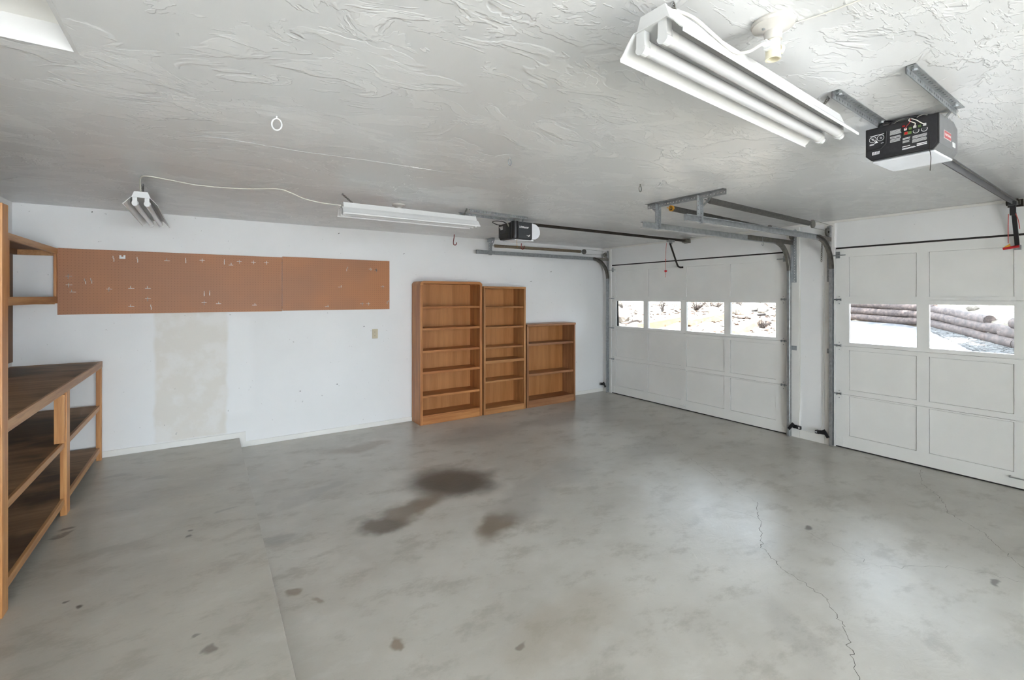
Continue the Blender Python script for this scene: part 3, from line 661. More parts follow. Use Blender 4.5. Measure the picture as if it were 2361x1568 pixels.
# ================================================================ BOOKCASES
def bookcase(x0, x1, top, ts, shelves, zb, mats, label, rounded=False, overhang=False, slant=0):
    yf, yb = 5.457, 5.742; mz, mx_ = mats; r = thing('bookcase', label, 'bookcase', ((x0+x1)/2, (yf+yb)/2, 0), 'three wooden bookcases by the far wall')
    R = .052; zt = top-R if rounded else (top-.034 if overhang else top-.03)
    for a, b_ in ((x0, x0+ts), (x1-ts, x1)): MB().box(a, yf, 0, b_, yb, zt).build('side_panel', mz, r, bevel=.004)
    if rounded:
        P = arc(x0+R, top-R, R, math.pi, math.pi/2, 8)+arc(x1-R, top-R, R, math.pi/2, 0, 8); ri = .018
        Q = arc(x1-ts-ri, top-.032-ri, ri, 0, math.pi/2, 6)+arc(x0+ts+ri, top-.032-ri, ri, math.pi/2, math.pi, 6)
        MB().prism(P+[(x1-ts, top-R)]+Q+[(x0+ts, top-R)], 'Y', yf-.003, yb).build('top_arch', mx_, r, smooth=35)
    elif overhang: MB().box(x0-.004, yf-.01, top-.034, x1+.004, yb, top).build('top_panel', mx_, r, bevel=.008)
    else: MB().box(x0, yf-.004, top-.03, x1, yb, top).build('top_panel', mx_, r, bevel=.004)
    MB().box(x0+ts-.004, yb-.008, .03, x1-ts+.004, yb-.002, top-.03).build('back_panel', 'oakback', r)
    for z0, z1, ins in shelves: MB().box(x0+ts, yf+ins, z0, x1-ts, yb-.008, z1).build('shelf', mx_, r, bevel=.003)
    MB().box(x0+ts, yf+.006, zb-.02, x1-ts, yb-.008, zb).build('bottom_shelf', mx_, r, bevel=.002)
    MB().box(x0+ts, yf+.002, .0, x1-ts, yf+.02, zb-.016).build('kick_board', mx_, r, bevel=.003)
    return r
bookcase(2.233, 3.125, 1.815, .036, [(1.467, 1.492, .012), (1.190, 1.218, .006), (.904, .934, .012), (.637, .667, .006), (.335, .365, .012)], .117, ('oakA', 'oakAx'), 'tallest bookcase with rounded top corners and six openings', rounded=True)
bookcase(3.150, 3.848, 1.758, .030, [(1.459, 1.479, .02), (1.176, 1.199, .02), (.894, .920, .02), (.696, .734, .004), (.429, .454, .02)], .083, ('oakB', 'oakBx'), 'narrow middle bookcase with unevenly spaced shelves')
bookcase(3.872, 4.792, 1.215, .030, [(.895, .928, .014), (.454, .486, .014)], .106, ('oakC', 'oakCx'), 'shortest bookcase with two shelves next to the garage door', overhang=True)

# ================================================================ SHOP LIGHTS
def shop_light(loc, rz, label, chains):
    r = thing('shop_light', label, 'shop light', loc, 'hanging two tube shop lights', rz)   # local: x along 0..1.22, z 0 at lip
    L = 1.22; t_ = .0012
    MB().prism([(-.052, .054), (-.037, .094), (.037, .094), (.052, .054)], 'X', .02, L-.02).build('housing', 'enamel', r, local=True)
    for a, b_ in ((.012, .02), (L-.02, L-.012)): MB().prism([(-.053, .052), (-.038, .0955), (.038, .0955), (.053, .052)], 'X', a, b_).build('end_plate', 'enamel', r, local=True)
    out = [(.098, -.004), (.098, .004), (.09, .011), (.072, .034), (.052, .054)]
    rf = MB()
    for sg in (-1, 1):
        o_ = [(sg*a, b_) for a, b_ in out]; i_ = [(sg*(a-.002), b_-.0015) for a, b_ in out][::-1]; rf.prism(o_+i_, 'X', 0, L)
    rf.prism([(-.052, .0535), (.052, .0535), (.052, .0515), (-.052, .0515)], 'X', .0, L)
    rf.build('reflector', 'enamel', r, local=True)
    for y in (-.034, .034):
        tb = MB().cyl((.03, y, .016), (L-.03, y, .016), .019, 20).build('tube', 'tube', r, local=True, smooth=40)
        for a, b_ in ((.026, .05), (L-.05, L-.026)): MB().cyl((a, y, .016), (b_, y, .016), .0195, 20).build('tube_cap', 'enamel', tb, local=True, smooth=40)
        for a, b_ in ((.006, .028), (L-.028, L-.006)):
            MB().prism([(y-.013, .053), (y-.014, .012)]+arc(y, .008, .0165, math.pi, 2*math.pi, 8)+[(y+.014, .012), (y+.013, .053)], 'X', a, b_).build('lamp_socket', 'enamel', r, local=True)
    for (x, dx, dy) in chains:
        MB().chain((x, 0, .094), (x+dx, dy, H-loc[2]-.012), 7).build('chain', 'zincdark', r, local=True)
        eh = MB().tube([(x+dx+.008*math.cos(a), dy, H-loc[2]-.012+.008*math.sin(a)) for a in [k*math.pi/5 for k in range(10)]], .002, 6, True); eh.cyl((x+dx, dy, H-loc[2]-.006), (x+dx, dy, H-loc[2]+.004), .002, 6); eh.build('ceiling_eye', 'zinc', r, local=True)
    return r
F1 = shop_light((.962, .806, 2.274), math.radians(3.4), 'near white shop light hanging beside the porcelain lampholder', ((.12, .0, .01), (1.1, .06, -.01)))
F2 = shop_light((.884, 3.79, 2.268), math.radians(.9), 'middle white shop light hanging parallel to the far wall', ((.1, -.08, .01), (1.1, .03, 0)))
F3 = shop_light((-.383, 4.15, 2.263), math.radians(90), 'left white shop light seen end on in front of the pegboard wall', ((.12, 0, 0), (1.1, 0, 0)))
def smoothpts(P, n=6):
    P = [Vector(p) for p in P]; Q = [P[0]]+P+[P[-1]]; out = []
    for i in range(1, len(Q)-2):
        for k in range(n):
            t_ = k/n; a, b_, c_, d_ = Q[i-1], Q[i], Q[i+1], Q[i+2]
            out.append(.5*((2*b_)+(c_-a)*t_+(2*a-5*b_+4*c_-d_)*t_*t_+(3*b_-a-3*c_+d_)*t_**3))
    return out+[P[-1]]
o = MB().tube(smoothpts([(-.383, 4.17, 2.355), (-.384, 4.12, 2.385), (-.372, 4.02, 2.425), (-.33, 3.965, 2.433), (-.2, 3.99, 2.428), (-.04, 4.04, 2.424), (.22, 3.99, 2.424), (.44, 3.87, 2.428), (.53, 3.86, 2.41), (.63, 3.85, 2.372), (.76, 3.835, 2.352), (.89, 3.80, 2.34)]), .0045, 8).build('power_cord', 'cord', loc=(-.33, 3.965, 2.433), smooth=60)
tag(o, 'white cord slung along the ceiling between two shop lights', 'cord')
o = MB().tube(smoothpts([(.985, .80, 2.364), (1.03, .785, 2.376), (1.10, .772, 2.374), (1.2, .77, 2.352), (1.29, .772, 2.338), (1.325, .75, 2.338), (1.345, .725, 2.352), (1.362, .717, 2.362)]), .0045, 8).build('power_cord', 'cord', loc=(1.2, .77, 2.352), smooth=60)
tag(o, 'white cord looping from the near shop light to the lampholder', 'cord')
# lampholders
def lampholder(x, y, label, adapter):
    r = thing('lampholder', label, 'lampholder', (x, y, H), 'ceiling lampholders')
    MB().lathe([(.058, 0), (.06, -.006), (.057, -.014), (.045, -.02), (.028, -.027), (.026, -.03)], (x, y, H), 36).build('canopy', 'porcelain', r, smooth=35)
    MB().lathe([(.026, -.026), (.024, -.04), (.0235, -.056), (.019, -.056)], (x, y, H), 28).build('collar', 'porcelain', r, smooth=35)
    MB().cyl((x-.03, y+.012, H-.0225), (x-.03, y+.012, H-.0265), .005, 8).build('screw', 'zinc', r)
    if adapter:
        MB().lathe([(.019, -.05), (.0195, -.07), (.0205, -.1), (.021, -.112), (.017, -.112), (.016, -.09), (.002, -.09)], (x, y, H), 28).build('socket_adapter', 'cream', r, smooth=35)
        MB().cyl((x+.015, y-.008, H-.08), (x+.026, y-.012, H-.08), .013, 14).build('outlet_boss', 'cream', r)
        p_ = MB(); p_.beam((x-.012, y, H-.077), (x-.034, y-.001, H-.078), .022, .024); p_.beam((x-.034, y-.001, H-.078), (x-.056, y-.002, H-.078), .016, .014); p_.build('plug', 'enamel', r, bevel=.002)
    else: MB().lathe([(.016, -.05), (.015, -.075), (.012, -.08)], (x, y, H), 20).build('socket', 'porcelain', r, smooth=35)
lampholder(1.412, .722, 'near porcelain ceiling lampholder with a plug in adapter', True)
lampholder(1.428, 3.985, 'far porcelain ceiling lampholder above the middle shop light', False)
o = MB().tube(smoothpts([(1.46, .70, H-.004), (1.475, .66, H-.003), (1.49, .60, H-.003), (1.505, .52, H-.003), (1.53, .40, H-.003), (1.56, .2, H-.003)]), .0022, 6).build('ceiling_wire', 'cord', loc=(1.47, .68, H)); tag(o, 'thin white wire stapled to the ceiling beside the near lampholder', 'wire')

# ================================================================ HOOKS
def eye_hook(x, y, r, mat, label, wr_=.003, ang=0.5):
    o = thing('eye_hook', label, 'hook', (x, y, H), 'screw eyes in the ceiling'); c_, s_ = math.cos(ang), math.sin(ang)
    p_ = [(x+r*math.sin(a)*c_*.9, y+r*math.sin(a)*s_*.9, H-.014-r+r*math.cos(a)*1.15) for a in [k*2*math.pi/20 for k in range(20)]]
    MB().tube(p_, wr_, 8, True).build('ring', mat, o, smooth=60); MB().cyl((x, y, H+.005), (x, y, H-.014), wr_*1.1, 8).build('shank', mat, o)
eye_hook(.268, 2.345, .023, 'enamel', 'large white screw eye in the ceiling above the pegboard', .0035, -.3)
eye_hook(1.49, 2.278, .016, 'zinc', 'small silver screw eye in the middle of the ceiling', .0028, .3)
eye_hook(2.648, 2.304, .019, 'zincdark', 'dark screw eye in the ceiling beside the spring bracket', .0034, .2)
def jhook(x, y, ln, label, ztop=H):
    p_ = [(x, y, ztop+.004), (x, y, ztop-ln*.2), (x-.006, y, ztop-ln*.45), (x-.012, y, ztop-ln*.75), (x-.008, y, ztop-ln*.95), (x+.012, y, ztop-ln), (x+.03, y, ztop-ln*.93), (x+.036, y, ztop-ln*.75)]
    tag(MB().tube(smoothpts(p_, 4), .006, 8).build('utility_hook', 'redvinyl', loc=(x, y, ztop), smooth=60), label, 'hook', 'red vinyl hooks in the ceiling')
jhook(2.735, 5.52, .14, 'red vinyl hook hanging beside the middle shop light\'s right end'); jhook(3.52, 5.08, .19, 'red vinyl hook hanging just below the far opener')

# ================================================================ DOOR TRACKS
def track(y, sg, label):
    # sg: direction of the open side (towards the door centre)
    r = thing('door_track', label, 'track', (5.615, y, 0), 'garage door tracks'); R = .32; zt = 2.236; w_ = .026; d_ = .025; th = .0022
    path = [(5.615, 0, .012), (5.615, 0, 1.0), (5.615, 0, zt-R)]+[(5.615-R+R*math.cos(a), 0, zt-R+R*math.sin(a)) for a in [math.pi/2*k/14 for k in range(1, 15)]]+[(4.5, 0, zt), (3.11, 0, zt)]
    path = [(a, y, c_) for a, b_, c_ in path]
    prof = [(-w_, sg*.026), (-w_, 0), (-w_+.004, -sg*.004), (w_-.004, -sg*.004), (w_, 0), (w_, sg*.026), (w_-.006, sg*.026), (w_-.006, sg*.0235), (w_-th, sg*.0235), (w_-th, sg*.002), (-w_+th, sg*.002), (-w_+th, sg*.0235), (-w_+.006, sg*.0235), (-w_+.006, sg*.026)]
    i0 = 3; vert = path[:3]; arcp = path[2:18]; hor = path[-3:]
    for nm, p_ in (('vertical_track', vert), ('curved_track', path[2:17]), ('horizontal_track', path[16:])):
        MB().sweep(p_, prof, (0, 1, 0)).build(nm, 'zincdark' if nm == 'curved_track' else 'zinc', r, smooth=30)
    for z in (1.02,):
        b_ = MB(); b_.box(5.64, y-sg*.006, z-.02, XD-.012, y-sg*.003, z+.03); b_.box(XD-.017, y-sg*.05, z-.02, XD-.0145, y-sg*.003, z+.03); b_.cyl((XD-.02, y-sg*.03, z+.005), (XD-.015, y-sg*.03, z+.005), .006, 6); b_.build('jamb_bracket', 'zinc', r)
    a_ = MB(); a_.perf((XD-.018, y-sg*.028, 1.78), (XD-.018, y-sg*.028, 2.385), .042, (0, 1, 0)); a_.perf((XD-.04, y-sg*.006, 1.78), (XD-.04, y-sg*.006, 2.385), .042, (1, 0, 0)); a_.build('flag_angle', 'zinc', r)
    b_ = MB(); b_.box(4.72, y-sg*.008, 2.215, XD-.02, y-sg*.0045, 2.26); b_.box(4.72, y-sg*.03, 2.258, XD-.02, y-sg*.0045, 2.2605); b_.build('support_angle', 'zincdark', r)
    c_ = MB(); c_.cyl((5.60, y-sg*.012, 2.315), (5.60, y-sg*.03, 2.315), .044, 20); c_.build('pulley', 'zincdark', r, smooth=40)
    c_ = MB().cyl((5.60, y-sg*.004, 2.315), (5.60, y-sg*.034, 2.315), .01, 10); c_.build('axle', 'dark', r)
    return r
track(5.598, -1, 'galvanized track at the far side of the far garage door')
track(2.678, 1, 'galvanized track on the near side of the far garage door')
track(2.268, -1, 'galvanized track on the far side of the near garage door')
track(-.53, 1, 'galvanized track on the near side of the near garage door')
def spring(y, x0, x1, z0, z1, mat, label, tape=None, cr=.0225):
    r = thing('extension_spring', label, 'spring', (x0, y, z0), 'garage door springs'); L_ = x1-x0
    MB().tube(helix((x0, y, z0), (x1, y, z1), cr, L_/.0095, 9), .0033, 5).build('coil', mat, r, smooth=60)
    MB().tube([(x0-.06, y, z0), (x0, y, z0), (x0+.004, y, z0+.018)], .004, 6).build('end_hook', 'yellow' if tape else mat, r)
    if tape: MB().tube(helix((x0-.012, y, z0), (x0+.012, y, z0), cr+.0005, 3, 10), .0038, 6).build('colour_coil', 'yellow', r)
    f_ = MB(); f_.beam((x1, y, z1), (x1+.06, y, z1), .003, .03); f_.build('fork', 'zinc', r)
    MB().cyl((x1+.075, y-.008, z1), (x1+.075, y+.008, z1), .042, 22).build('pulley', 'zincdark', r, smooth=40)
    MB().tube([(x1+.075, y, z1+.04), (5.62, y, 2.375)], .0018, 5).build('lift_cable', 'zincdark', r)
    MB().tube([(x1+.075, y, z1-.04), (5.56, y, 2.315)], .0018, 5).build('lift_cable', 'zincdark', r)
spring(5.625, 3.42, 5.05, 2.338, 2.345, 'springtan', 'tan extension spring above the far door\'s left track', cr=.019)
spring(2.655, 3.46, 5.05, 2.405, 2.355, 'spring', 'extension spring with a yellow end above the far door\'s right track', tape=True)
spring(2.245, 3.40, 5.09, 2.398, 2.360, 'spring', 'extension spring with a loose coil above the near door\'s left track')
# ceiling hangers
def hanger(xs_, y0, y1, legs, label):
    r = thing('track_hanger', label, 'bracket', (xs_, (y0+y1)/2, H), 'perforated steel track hangers')
    a_ = MB(); a_.perf((xs_, y0, H-.022), (xs_, y1, H-.022), .04, (0, 0, 1), .028); a_.perf((xs_-.02, y0, H-.002), (xs_-.02, y1, H-.002), .04, (1, 0, 0), .028); a_.build('ceiling_angle', 'zinc', r)
    for yl, br in legs:
        l_ = MB(); l_.perf((xs_+.004, yl, H-.01), (xs_+.004, yl, 2.205), .034, (0, 1, 0)); l_.perf((xs_-.014, yl+.018, H-.01), (xs_-.014, yl+.018, 2.205), .034, (1, 0, 0)); l_.build('drop_leg', 'zinc', r)
        MB().perf((xs_+.008, yl+br, H-.03), (xs_+.008, yl, 2.335), .026, (0, 1, 0), .028).build('diagonal_brace', 'zinc', r)
        MB().cyl((xs_+.002, yl, 2.24), (xs_-.02, yl, 2.24), .008, 6).build('bolt', 'zinc', r)
hanger(3.30, 2.035, 2.785, ((2.66, .085), (2.25, -.095)), 'perforated hanger on the ceiling between the two doors\' tracks')
hanger(3.36, 5.52, 5.72, ((5.615, -.07),), 'small perforated hanger in front of the far wall')
# safety chains and hanging wire hooks
o = MB().chain((5.622, 2.628, 2.385), (5.622, 2.622, 2.0), 17, .03, .014, .0026).build('chain', 'zinc', loc=(5.60, 2.60, 2.36)); tag(o, 'long steel chain hanging by the far door\'s right track', 'chain', 'chains hanging by the door tracks')
o = MB().chain((5.45, 2.278, 2.235), (5.45, 2.285, 1.99), 11, .03, .014, .0026).build('chain', 'zincdark', loc=(5.45, 2.295, 2.17)); tag(o, 'short dark chain hanging under the near door\'s curved track', 'chain', 'chains hanging by the door tracks')
o = MB().tube([(4.98, 2.655, 2.27), (4.98, 2.655, 2.20)]+[(4.98+.016*math.sin(a), 2.655, 2.182+.02*math.cos(a)) for a in [k*.5 for k in range(11)]], .0022, 6).build('wire_hook', 'zinc', loc=(4.98, 2.655, 2.27)); tag(o, 'open wire hook hanging from the far door\'s right track', 'hook')
# photo eyes
def photo_eye(y, dy, label):
    r = thing('photo_eye', label, 'sensor', (5.60, y, .14), 'door safety sensors')
    b_ = MB(); b_.box(5.585, y-.004, .11, XD-.016, y, .165) if False else b_.box(5.596, y, .118, 5.60, y+dy*.09, .158); b_.build('bracket', 'black', r)
    k_ = MB(); k_.beam((5.575, y+dy*.02, .175), (5.575, y-dy*.03, .10), .03, .012, (1, 0, 0)); k_.build('clip', 'black', r)
    MB().box(5.565, y+dy*.055, .12, 5.595, y+dy*.10, .157).build('sensor_body', 'black', r, bevel=.005)
    MB().cyl((5.566, y+dy*.085, .139), (5.562, y+dy*.085, .139), .009, 12).build('lens', 'print', r)
    MB().tube([(5.60, y+dy*.06, .16), (5.63, y+dy*.05, .22), (XD-.018, y+dy*.055, .4), (XD-.018, y+dy*.055, 1.7)], .002, 5).build('wire', 'cord', r)
photo_eye(2.645, -1, 'black photo eye sensor at the foot of the far door\'s right track')
photo_eye(2.30, 1, 'black photo eye sensor at the foot of the near door\'s left track')
photo_eye(5.625, 1, 'black photo eye sensor in the far corner by the floor')

# ================================================================ OPENERS
def angle_bar(r, p0, p1, flip=1):
    p0, p1 = Vector(p0), Vector(p1); t_ = (p1-p0).normalized(); s_ = Vector((-t_.y, t_.x, 0))*flip
    a_ = MB(); a_.perf(p0, p1, .027, s_, .028, .0085); q = s_*.0135-Vector((0, 0, .013)); a_.perf(p0+q, p1+q, .026, (0, 0, 1), .028, .0085); a_.build('mounting_angle', 'zinc', r)
    for k in (.07, .9): c_ = p0.lerp(p1, k); MB().cyl(c_-Vector((0, 0, .009)), c_, .009, 6).build('lag_bolt', 'zinc', r)
# --- near opener
o2 = thing('garage_door_opener', 'near grey and black garage door opener with its control panel towards the viewer', 'opener', (2.77, .775, 2.25), 'garage door openers')
face = [(.905, 2.408), (.905, 2.281), (.882, 2.257), (.662, 2.257), (.643, 2.281), (.643, 2.408)]
bd = MB(); n = 6; xs3 = (2.624, 2.82, 2.915)
sec = [[(2.624, a, b_) for a, b_ in face], [(2.82, a, b_) for a, b_ in face], [(2.915, (a-.774)*.93+.774, 2.395 if b_ > 2.4 else (2.287 if b_ > 2.27 else 2.262)) for a, b_ in face]]
bd.v = [p for s_ in sec for p in s_]; bd.f = [(i*6+j, i*6+(j+1) % 6, (i+1)*6+(j+1) % 6, (i+1)*6+j) for i in range(2) for j in range(6)]+[tuple(range(6)), tuple(range(17, 11, -1))]
bd.build('housing', 'greybody', o2)
MB().prism(face, 'X', 2.612, 2.6245).build('rim', 'black', o2)
pin = [(.899, 2.400), (.899, 2.284), (.879, 2.263), (.665, 2.263), (.649, 2.284), (.649, 2.400)]
bp = MB().prism(pin, 'X', 2.6085, 2.6125).build('control_panel', 'blackp', o2)
MB().prism([(.884, 2.257), (.884, 2.2475), (.66, 2.2475), (.66, 2.257)], 'X', 2.63, 2.88).build('lamp_lens', 'lens', o2, bevel=.004)
def FZ(zx, zy):
    f_ = (zx-150)/1435; v_ = (zy-(625-.2544*(zx-150)))/(640+60*f_); u_ = f_-.035*v_
    return (.905-.262*u_, 2.408-.152*v_)
XP = 2.6078
def dec(mb): return mb
def quad(pts, mat, nm, d_=0.0, par=bp): MB().prism([FZ(*p) for p in pts], 'X', XP-d_, XP+.0012).build(nm, mat, par)
def ringp(zx, zy, r, mat, wd=.0018, a0=0, a1=2*math.pi, nm='printed_ring'):
    c_ = FZ(zx, zy); m_ = MB(); n_ = 24
    vs_ = []
    for i in range(n_+1):
        a = a0+(a1-a0)*i/n_; vs_ += [(XP, c_[0]+r*math.cos(a), c_[1]+r*math.sin(a)), (XP, c_[0]+(r-wd)*math.cos(a), c_[1]+(r-wd)*math.sin(a))]
    m_.add(vs_, [(2*i, 2*i+1, 2*i+3, 2*i+2) for i in range(n_)]); m_.build(nm, mat, bp)
def textblock(x0, y0, x1, y1, rows_, nm='printed_text', mat='print'):
    m_ = MB()
    for i in range(rows_):
        f0, f1 = (i+.12)/rows_, (i+.78)/rows_; e = x1-random.uniform(0, .12)*(x1-x0); sl_ = -.2544*(e-x0)
        q = [FZ(x0, y0+(y1-y0)*f0), FZ(e, y0+(y1-y0)*f0+sl_), FZ(e, y0+(y1-y0)*f1+sl_), FZ(x0, y0+(y1-y0)*f1)]
        m_.add([(XP, a, b_) for a, b_ in q], [(0, 1, 2, 3)])
    m_.build(nm, mat, bp)
ringp(325, 805, .0140, 'printw'); ringp(490, 765, .0140, 'printw')
c_ = FZ(325, 805); m_ = MB(); m_.beam((XP, c_[0]+.0095, c_[1]+.0095), (XP, c_[0]-.0095, c_[1]-.0095), .0018, .0004, (1, 0, 0)); m_.build('printed_bar', 'printw', bp)
for zx, zy in ((325, 800), (490, 762)):
    c_ = FZ(zx, zy); m_ = MB()
    for k in range(3): m_.box(XP, c_[0]-.005+.003*k, c_[1]-.006, XP+.0004, c_[0]-.0035+.003*k, c_[1]+.003+.001*k)
    m_.build('printed_figure', 'print', bp)
quad([(365, 880), (405, 815), (445, 858)], 'printw', 'printed_triangle')
textblock(260, 745, 560, 762, 1, mat='printw'); textblock(265, 905, 370, 935, 2, mat='printw'); textblock(505, 862, 562, 876, 1, mat='printw')
textblock(680, 628, 915, 720, 5); textblock(690, 745, 915, 790, 2); textblock(695, 795, 915, 865, 3)
textblock(945, 765, 1095, 805, 2); textblock(950, 820, 1090, 868, 3); textblock(1135, 720, 1415, 780, 3); textblock(1135, 790, 1415, 860, 4)
textblock(1228, 865, 1430, 925, 2, mat='printw'); textblock(950, 930, 1110, 950, 1, mat='printw'); textblock(950, 970, 1225, 1000, 2, mat='printw')
m_ = MB()
for k in range(6):
    a0 = 335+27*k; q = [FZ(a0, 1055-.25*27*k), FZ(a0+random.choice((14, 20)), 1050-.25*27*k), FZ(a0+16, 1112-.25*27*k), FZ(a0, 1118-.25*27*k)]; m_.add([(XP, a, b_) for a, b_ in q], [(0, 1, 2, 3)])
m_.build('printed_barcode', 'printw', bp)
# raised left cover with chamfer
m_ = MB(); A = [(600, 640), (605, 870), (520, 965), (225, 1035)]; P = [FZ(*p) for p in A]
m_.tube([(2.6075, a, b_) for a, b_ in P], .0028, 6); m_.build('cover_edge', 'black', bp)
quad([(960, 655), (1110, 618), (1112, 675), (962, 712)], 'green', 'terminal_block', .004); quad([(985, 655), (1040, 641), (1042, 688), (987, 702)], 'red', 'red_button', .007)
quad([(1055, 560), (1110, 546), (1112, 592), (1057, 606)], 'green', 'terminal', .004); quad([(965, 580), (1015, 567), (1017, 605), (967, 618)], 'print', 'terminal', .006)
quad([(1140, 530), (1195, 516), (1197, 558), (1142, 572)], 'print', 'terminal', .006); quad([(1230, 512), (1290, 497), (1292, 540), (1232, 555)], 'green', 'terminal', .004); quad([(1325, 480), (1378, 467), (1380, 515), (1327, 528)], 'print', 'terminal', .006); quad([(925, 525), (975, 512), (975, 540), (925, 553)], 'red', 'red_tab', .004)
for zx, zy in ((1195, 610), (1350, 575)):
    c_ = FZ(zx, zy); MB().cyl((XP-.006, c_[0], c_[1]), (XP+.001, c_[0], c_[1]), .0065, 16).build('dial', 'charcoal', bp, smooth=40); ringp(zx, zy+6, .0112, 'printw', .0024, math.pi*.85, math.pi*2.15, 'printed_arc')
def wire(P_, r, mat, par, nm='wire'): MB().tube(smoothpts(P_), r, 6).build(nm, mat, par, smooth=60)
def FW(zx, zy, d_=.012): a, b_ = FZ(zx, zy); return (XP-d_, a, b_)
wire([FW(1090, 395, .02), FW(1075, 440, .02), FW(1150, 470, .02), FW(1195, 490, .016), FW(1165, 545, .006)], .0018, 'cord', o2)
wire([FW(1120, 400, .02), FW(1220, 430, .018), FW(1290, 470, .014), FW(1350, 495, .006)], .0018, 'cord', o2); wire([FW(1110, 400, .018), FW(1080, 480, .015), FW(1030, 530, .012), FW(990, 590, .006)], .0013, 'red', o2)
wire([(2.62, .86, 2.405), (2.63, .845, 2.43), (2.66, .82, 2.434), (2.69, .79, 2.415), (2.70, .78, 2.40)], .0035, 'black', o2)
wire([(2.64, .83, 2.405), (2.62, .80, 2.42), (2.66, .74, 2.433), (2.72, .69, 2.434), (2.70, .72, 2.42), (2.65, .76, 2.41)], .0035, 'black', o2)
wire([(2.66, .80, 2.41), (2.68, .74, 2.43), (2.70, .68, 2.424), (2.72, .655, 2.408)], .0035, 'black', o2)
wire([(2.64, .82, 2.41), (2.66, .79, 2.43), (2.69, .74, 2.434), (2.72, .66, 2.434), (2.75, .62, 2.425), (2.76, .61, 2.405)], .0015, 'cord', o2)
wire([(2.63, .735, 2.385), (2.64, .72, 2.42), (2.67, .70, 2.43), (2.7, .69, 2.41)], .002, 'cord', o2)
wire([FW(1455, 690, .002), FW(1475, 900, .004), FW(1490, 1000, .006), (2.61, .668, 2.22), (2.615, .672, 2.165)], .0014, 'dark', o2, 'antenna')
# badge on the side
YS_ = .6425
sb = MB().prism([(2.68, 2.347), (2.775, 2.347), (2.775, 2.312), (2.68, 2.312)], 'Y', YS_-.001, YS_+.001).build('badge', 'print', o2)
MB().prism([(2.683, 2.3445), (2.772, 2.3445), (2.772, 2.3145), (2.683, 2.3145)], 'Y', YS_-.0016, YS_+.001).build('badge_face', 'redbadge', sb)
text_mb('CRAFTSMAN', .0145, (2.6855, YS_-.002, 2.3245), (1, 0, 0), (0, 0, 1)).build('badge_lettering', 'printw', sb)
m_ = MB(); m_.prism([(2.80, 2.315), (2.84, 2.315), (2.84, 2.294), (2.80, 2.294)], 'Y', YS_-.0008, YS_+.002); m_.build('rating_label', 'print', o2)
angle_bar(o2, (2.075, .585, H-.002), (2.735, .602, H-.002), 1); angle_bar(o2, (2.085, .822, H-.002), (2.69, .85, H-.002), 1)
for (x, y0, y1) in ((2.705, .62, .65), (2.675, .868, .885)): MB().beam((x, y0, H-.004), (x, y1, 2.395), .003, .022, (1, 0, 0)).build('strap', 'zinc', o2)
# rail, trolley, arm
ra, rb2 = Vector((2.75, .772, 2.372)), Vector((5.60, .905, 2.418))
rl = MB(); rl.beam(ra, rb2, .034, .004); rl.beam(ra-Vector((0, 0, .02)), rb2-Vector((0, 0, .02)), .005, .038); rl.build('rail', 'greybody', o2)
q = Vector((0, .022, -.016)); MB().tube([ra+q, rb2+q], .006, 6).build('drive_chain', 'dark', o2); q = Vector((0, -.022, -.016)); MB().tube([ra+q, rb2+q], .004, 6).build('drive_chain', 'zincdark', o2)
m_ = MB(); m_.box(XD-.03, .86, 2.37, XD-.004, .95, 2.43); m_.beam((5.59, .905, 2.415), (XD-.02, .905, 2.40), .05, .03); m_.cyl((5.60, .87, 2.40), (5.60, .95, 2.40), .022, 14); m_.build('header_bracket', 'dark', o2)
m_ = MB(); m_.beam((5.50, .90, 2.385), (5.58, .902, 2.39), .05, .035); m_.beam((5.545, .903, 2.38), (5.55, .903, 2.29), .035, .02, (1, 0, 0)); m_.build('trolley', 'black', o2)
MB().beam((5.55, .898, 2.31), (5.645, .893, 2.03), .028, .012, (1, 0, 0)).build('door_arm', 'black', o2)
m_ = MB(); m_.box(XD-.03, .875, 2.01, XD+.006, .915, 2.05); m_.build('door_bracket', 'zinc', o2)
wire([(5.53, .925, 2.30), (5.52, .925, 2.2), (5.52, .925, 2.06)], .0028, 'redcord', o2, 'release_cord'); wire([(5.53, .885, 2.30), (5.52, .868, 2.24), (5.52, .86, 2.17)], .0028, 'redcord', o2, 'release_cord')
m_ = MB(); m_.cyl((5.52, .862, 2.03), (5.52, .955, 2.015), .0105, 12); m_.build('release_handle', 'red', o2); MB().prism([(.955, 2.025), (.915, 2.055), (.912, 2.03)], 'X', 5.518, 5.524).build('warning_tag', 'yellow', o2)
# --- far opener
o1 = thing('garage_door_opener', 'far black garage door opener with a white lens and lettering on its side', 'opener', (2.78, 4.12, 2.22), 'garage door openers')
Y0, Y1 = 3.968, 4.275
fc = [(Y1, 2.395), (Y1, 2.255), (Y1-.03, 2.225), (Y0+.02, 2.216), (Y0, 2.23), (Y0, 2.40)]
MB().prism(fc, 'X', 2.655, 2.88).build('housing', 'charcoal', o1, bevel=.004)
MB().prism([(Y1-.006, 2.385), (Y1-.006, 2.258), (Y1-.034, 2.231), (Y0+.075, 2.226), (Y0+.075, 2.385)], 'X', 2.650, 2.657).build('rear_panel', 'black', o1)
MB().cyl((2.675, Y0+.02, 2.222), (2.675, Y0+.02, 2.402), .036, 20).build('corner_column', 'black', o1, smooth=40)
lp = [(2.88, 2.392), (2.93, 2.385), (2.968, 2.36), (2.985, 2.32), (2.985, 2.285), (2.965, 2.25), (2.93, 2.228), (2.88, 2.222)]
MB().prism(lp, 'Y', Y0+.004, Y1-.004).build('light_lens', 'lens', o1, smooth=30)
MB().box(2.68, Y0+.03, 2.208, 2.92, Y1-.04, 2.222).build('bottom_lens', 'lens', o1, bevel=.004)
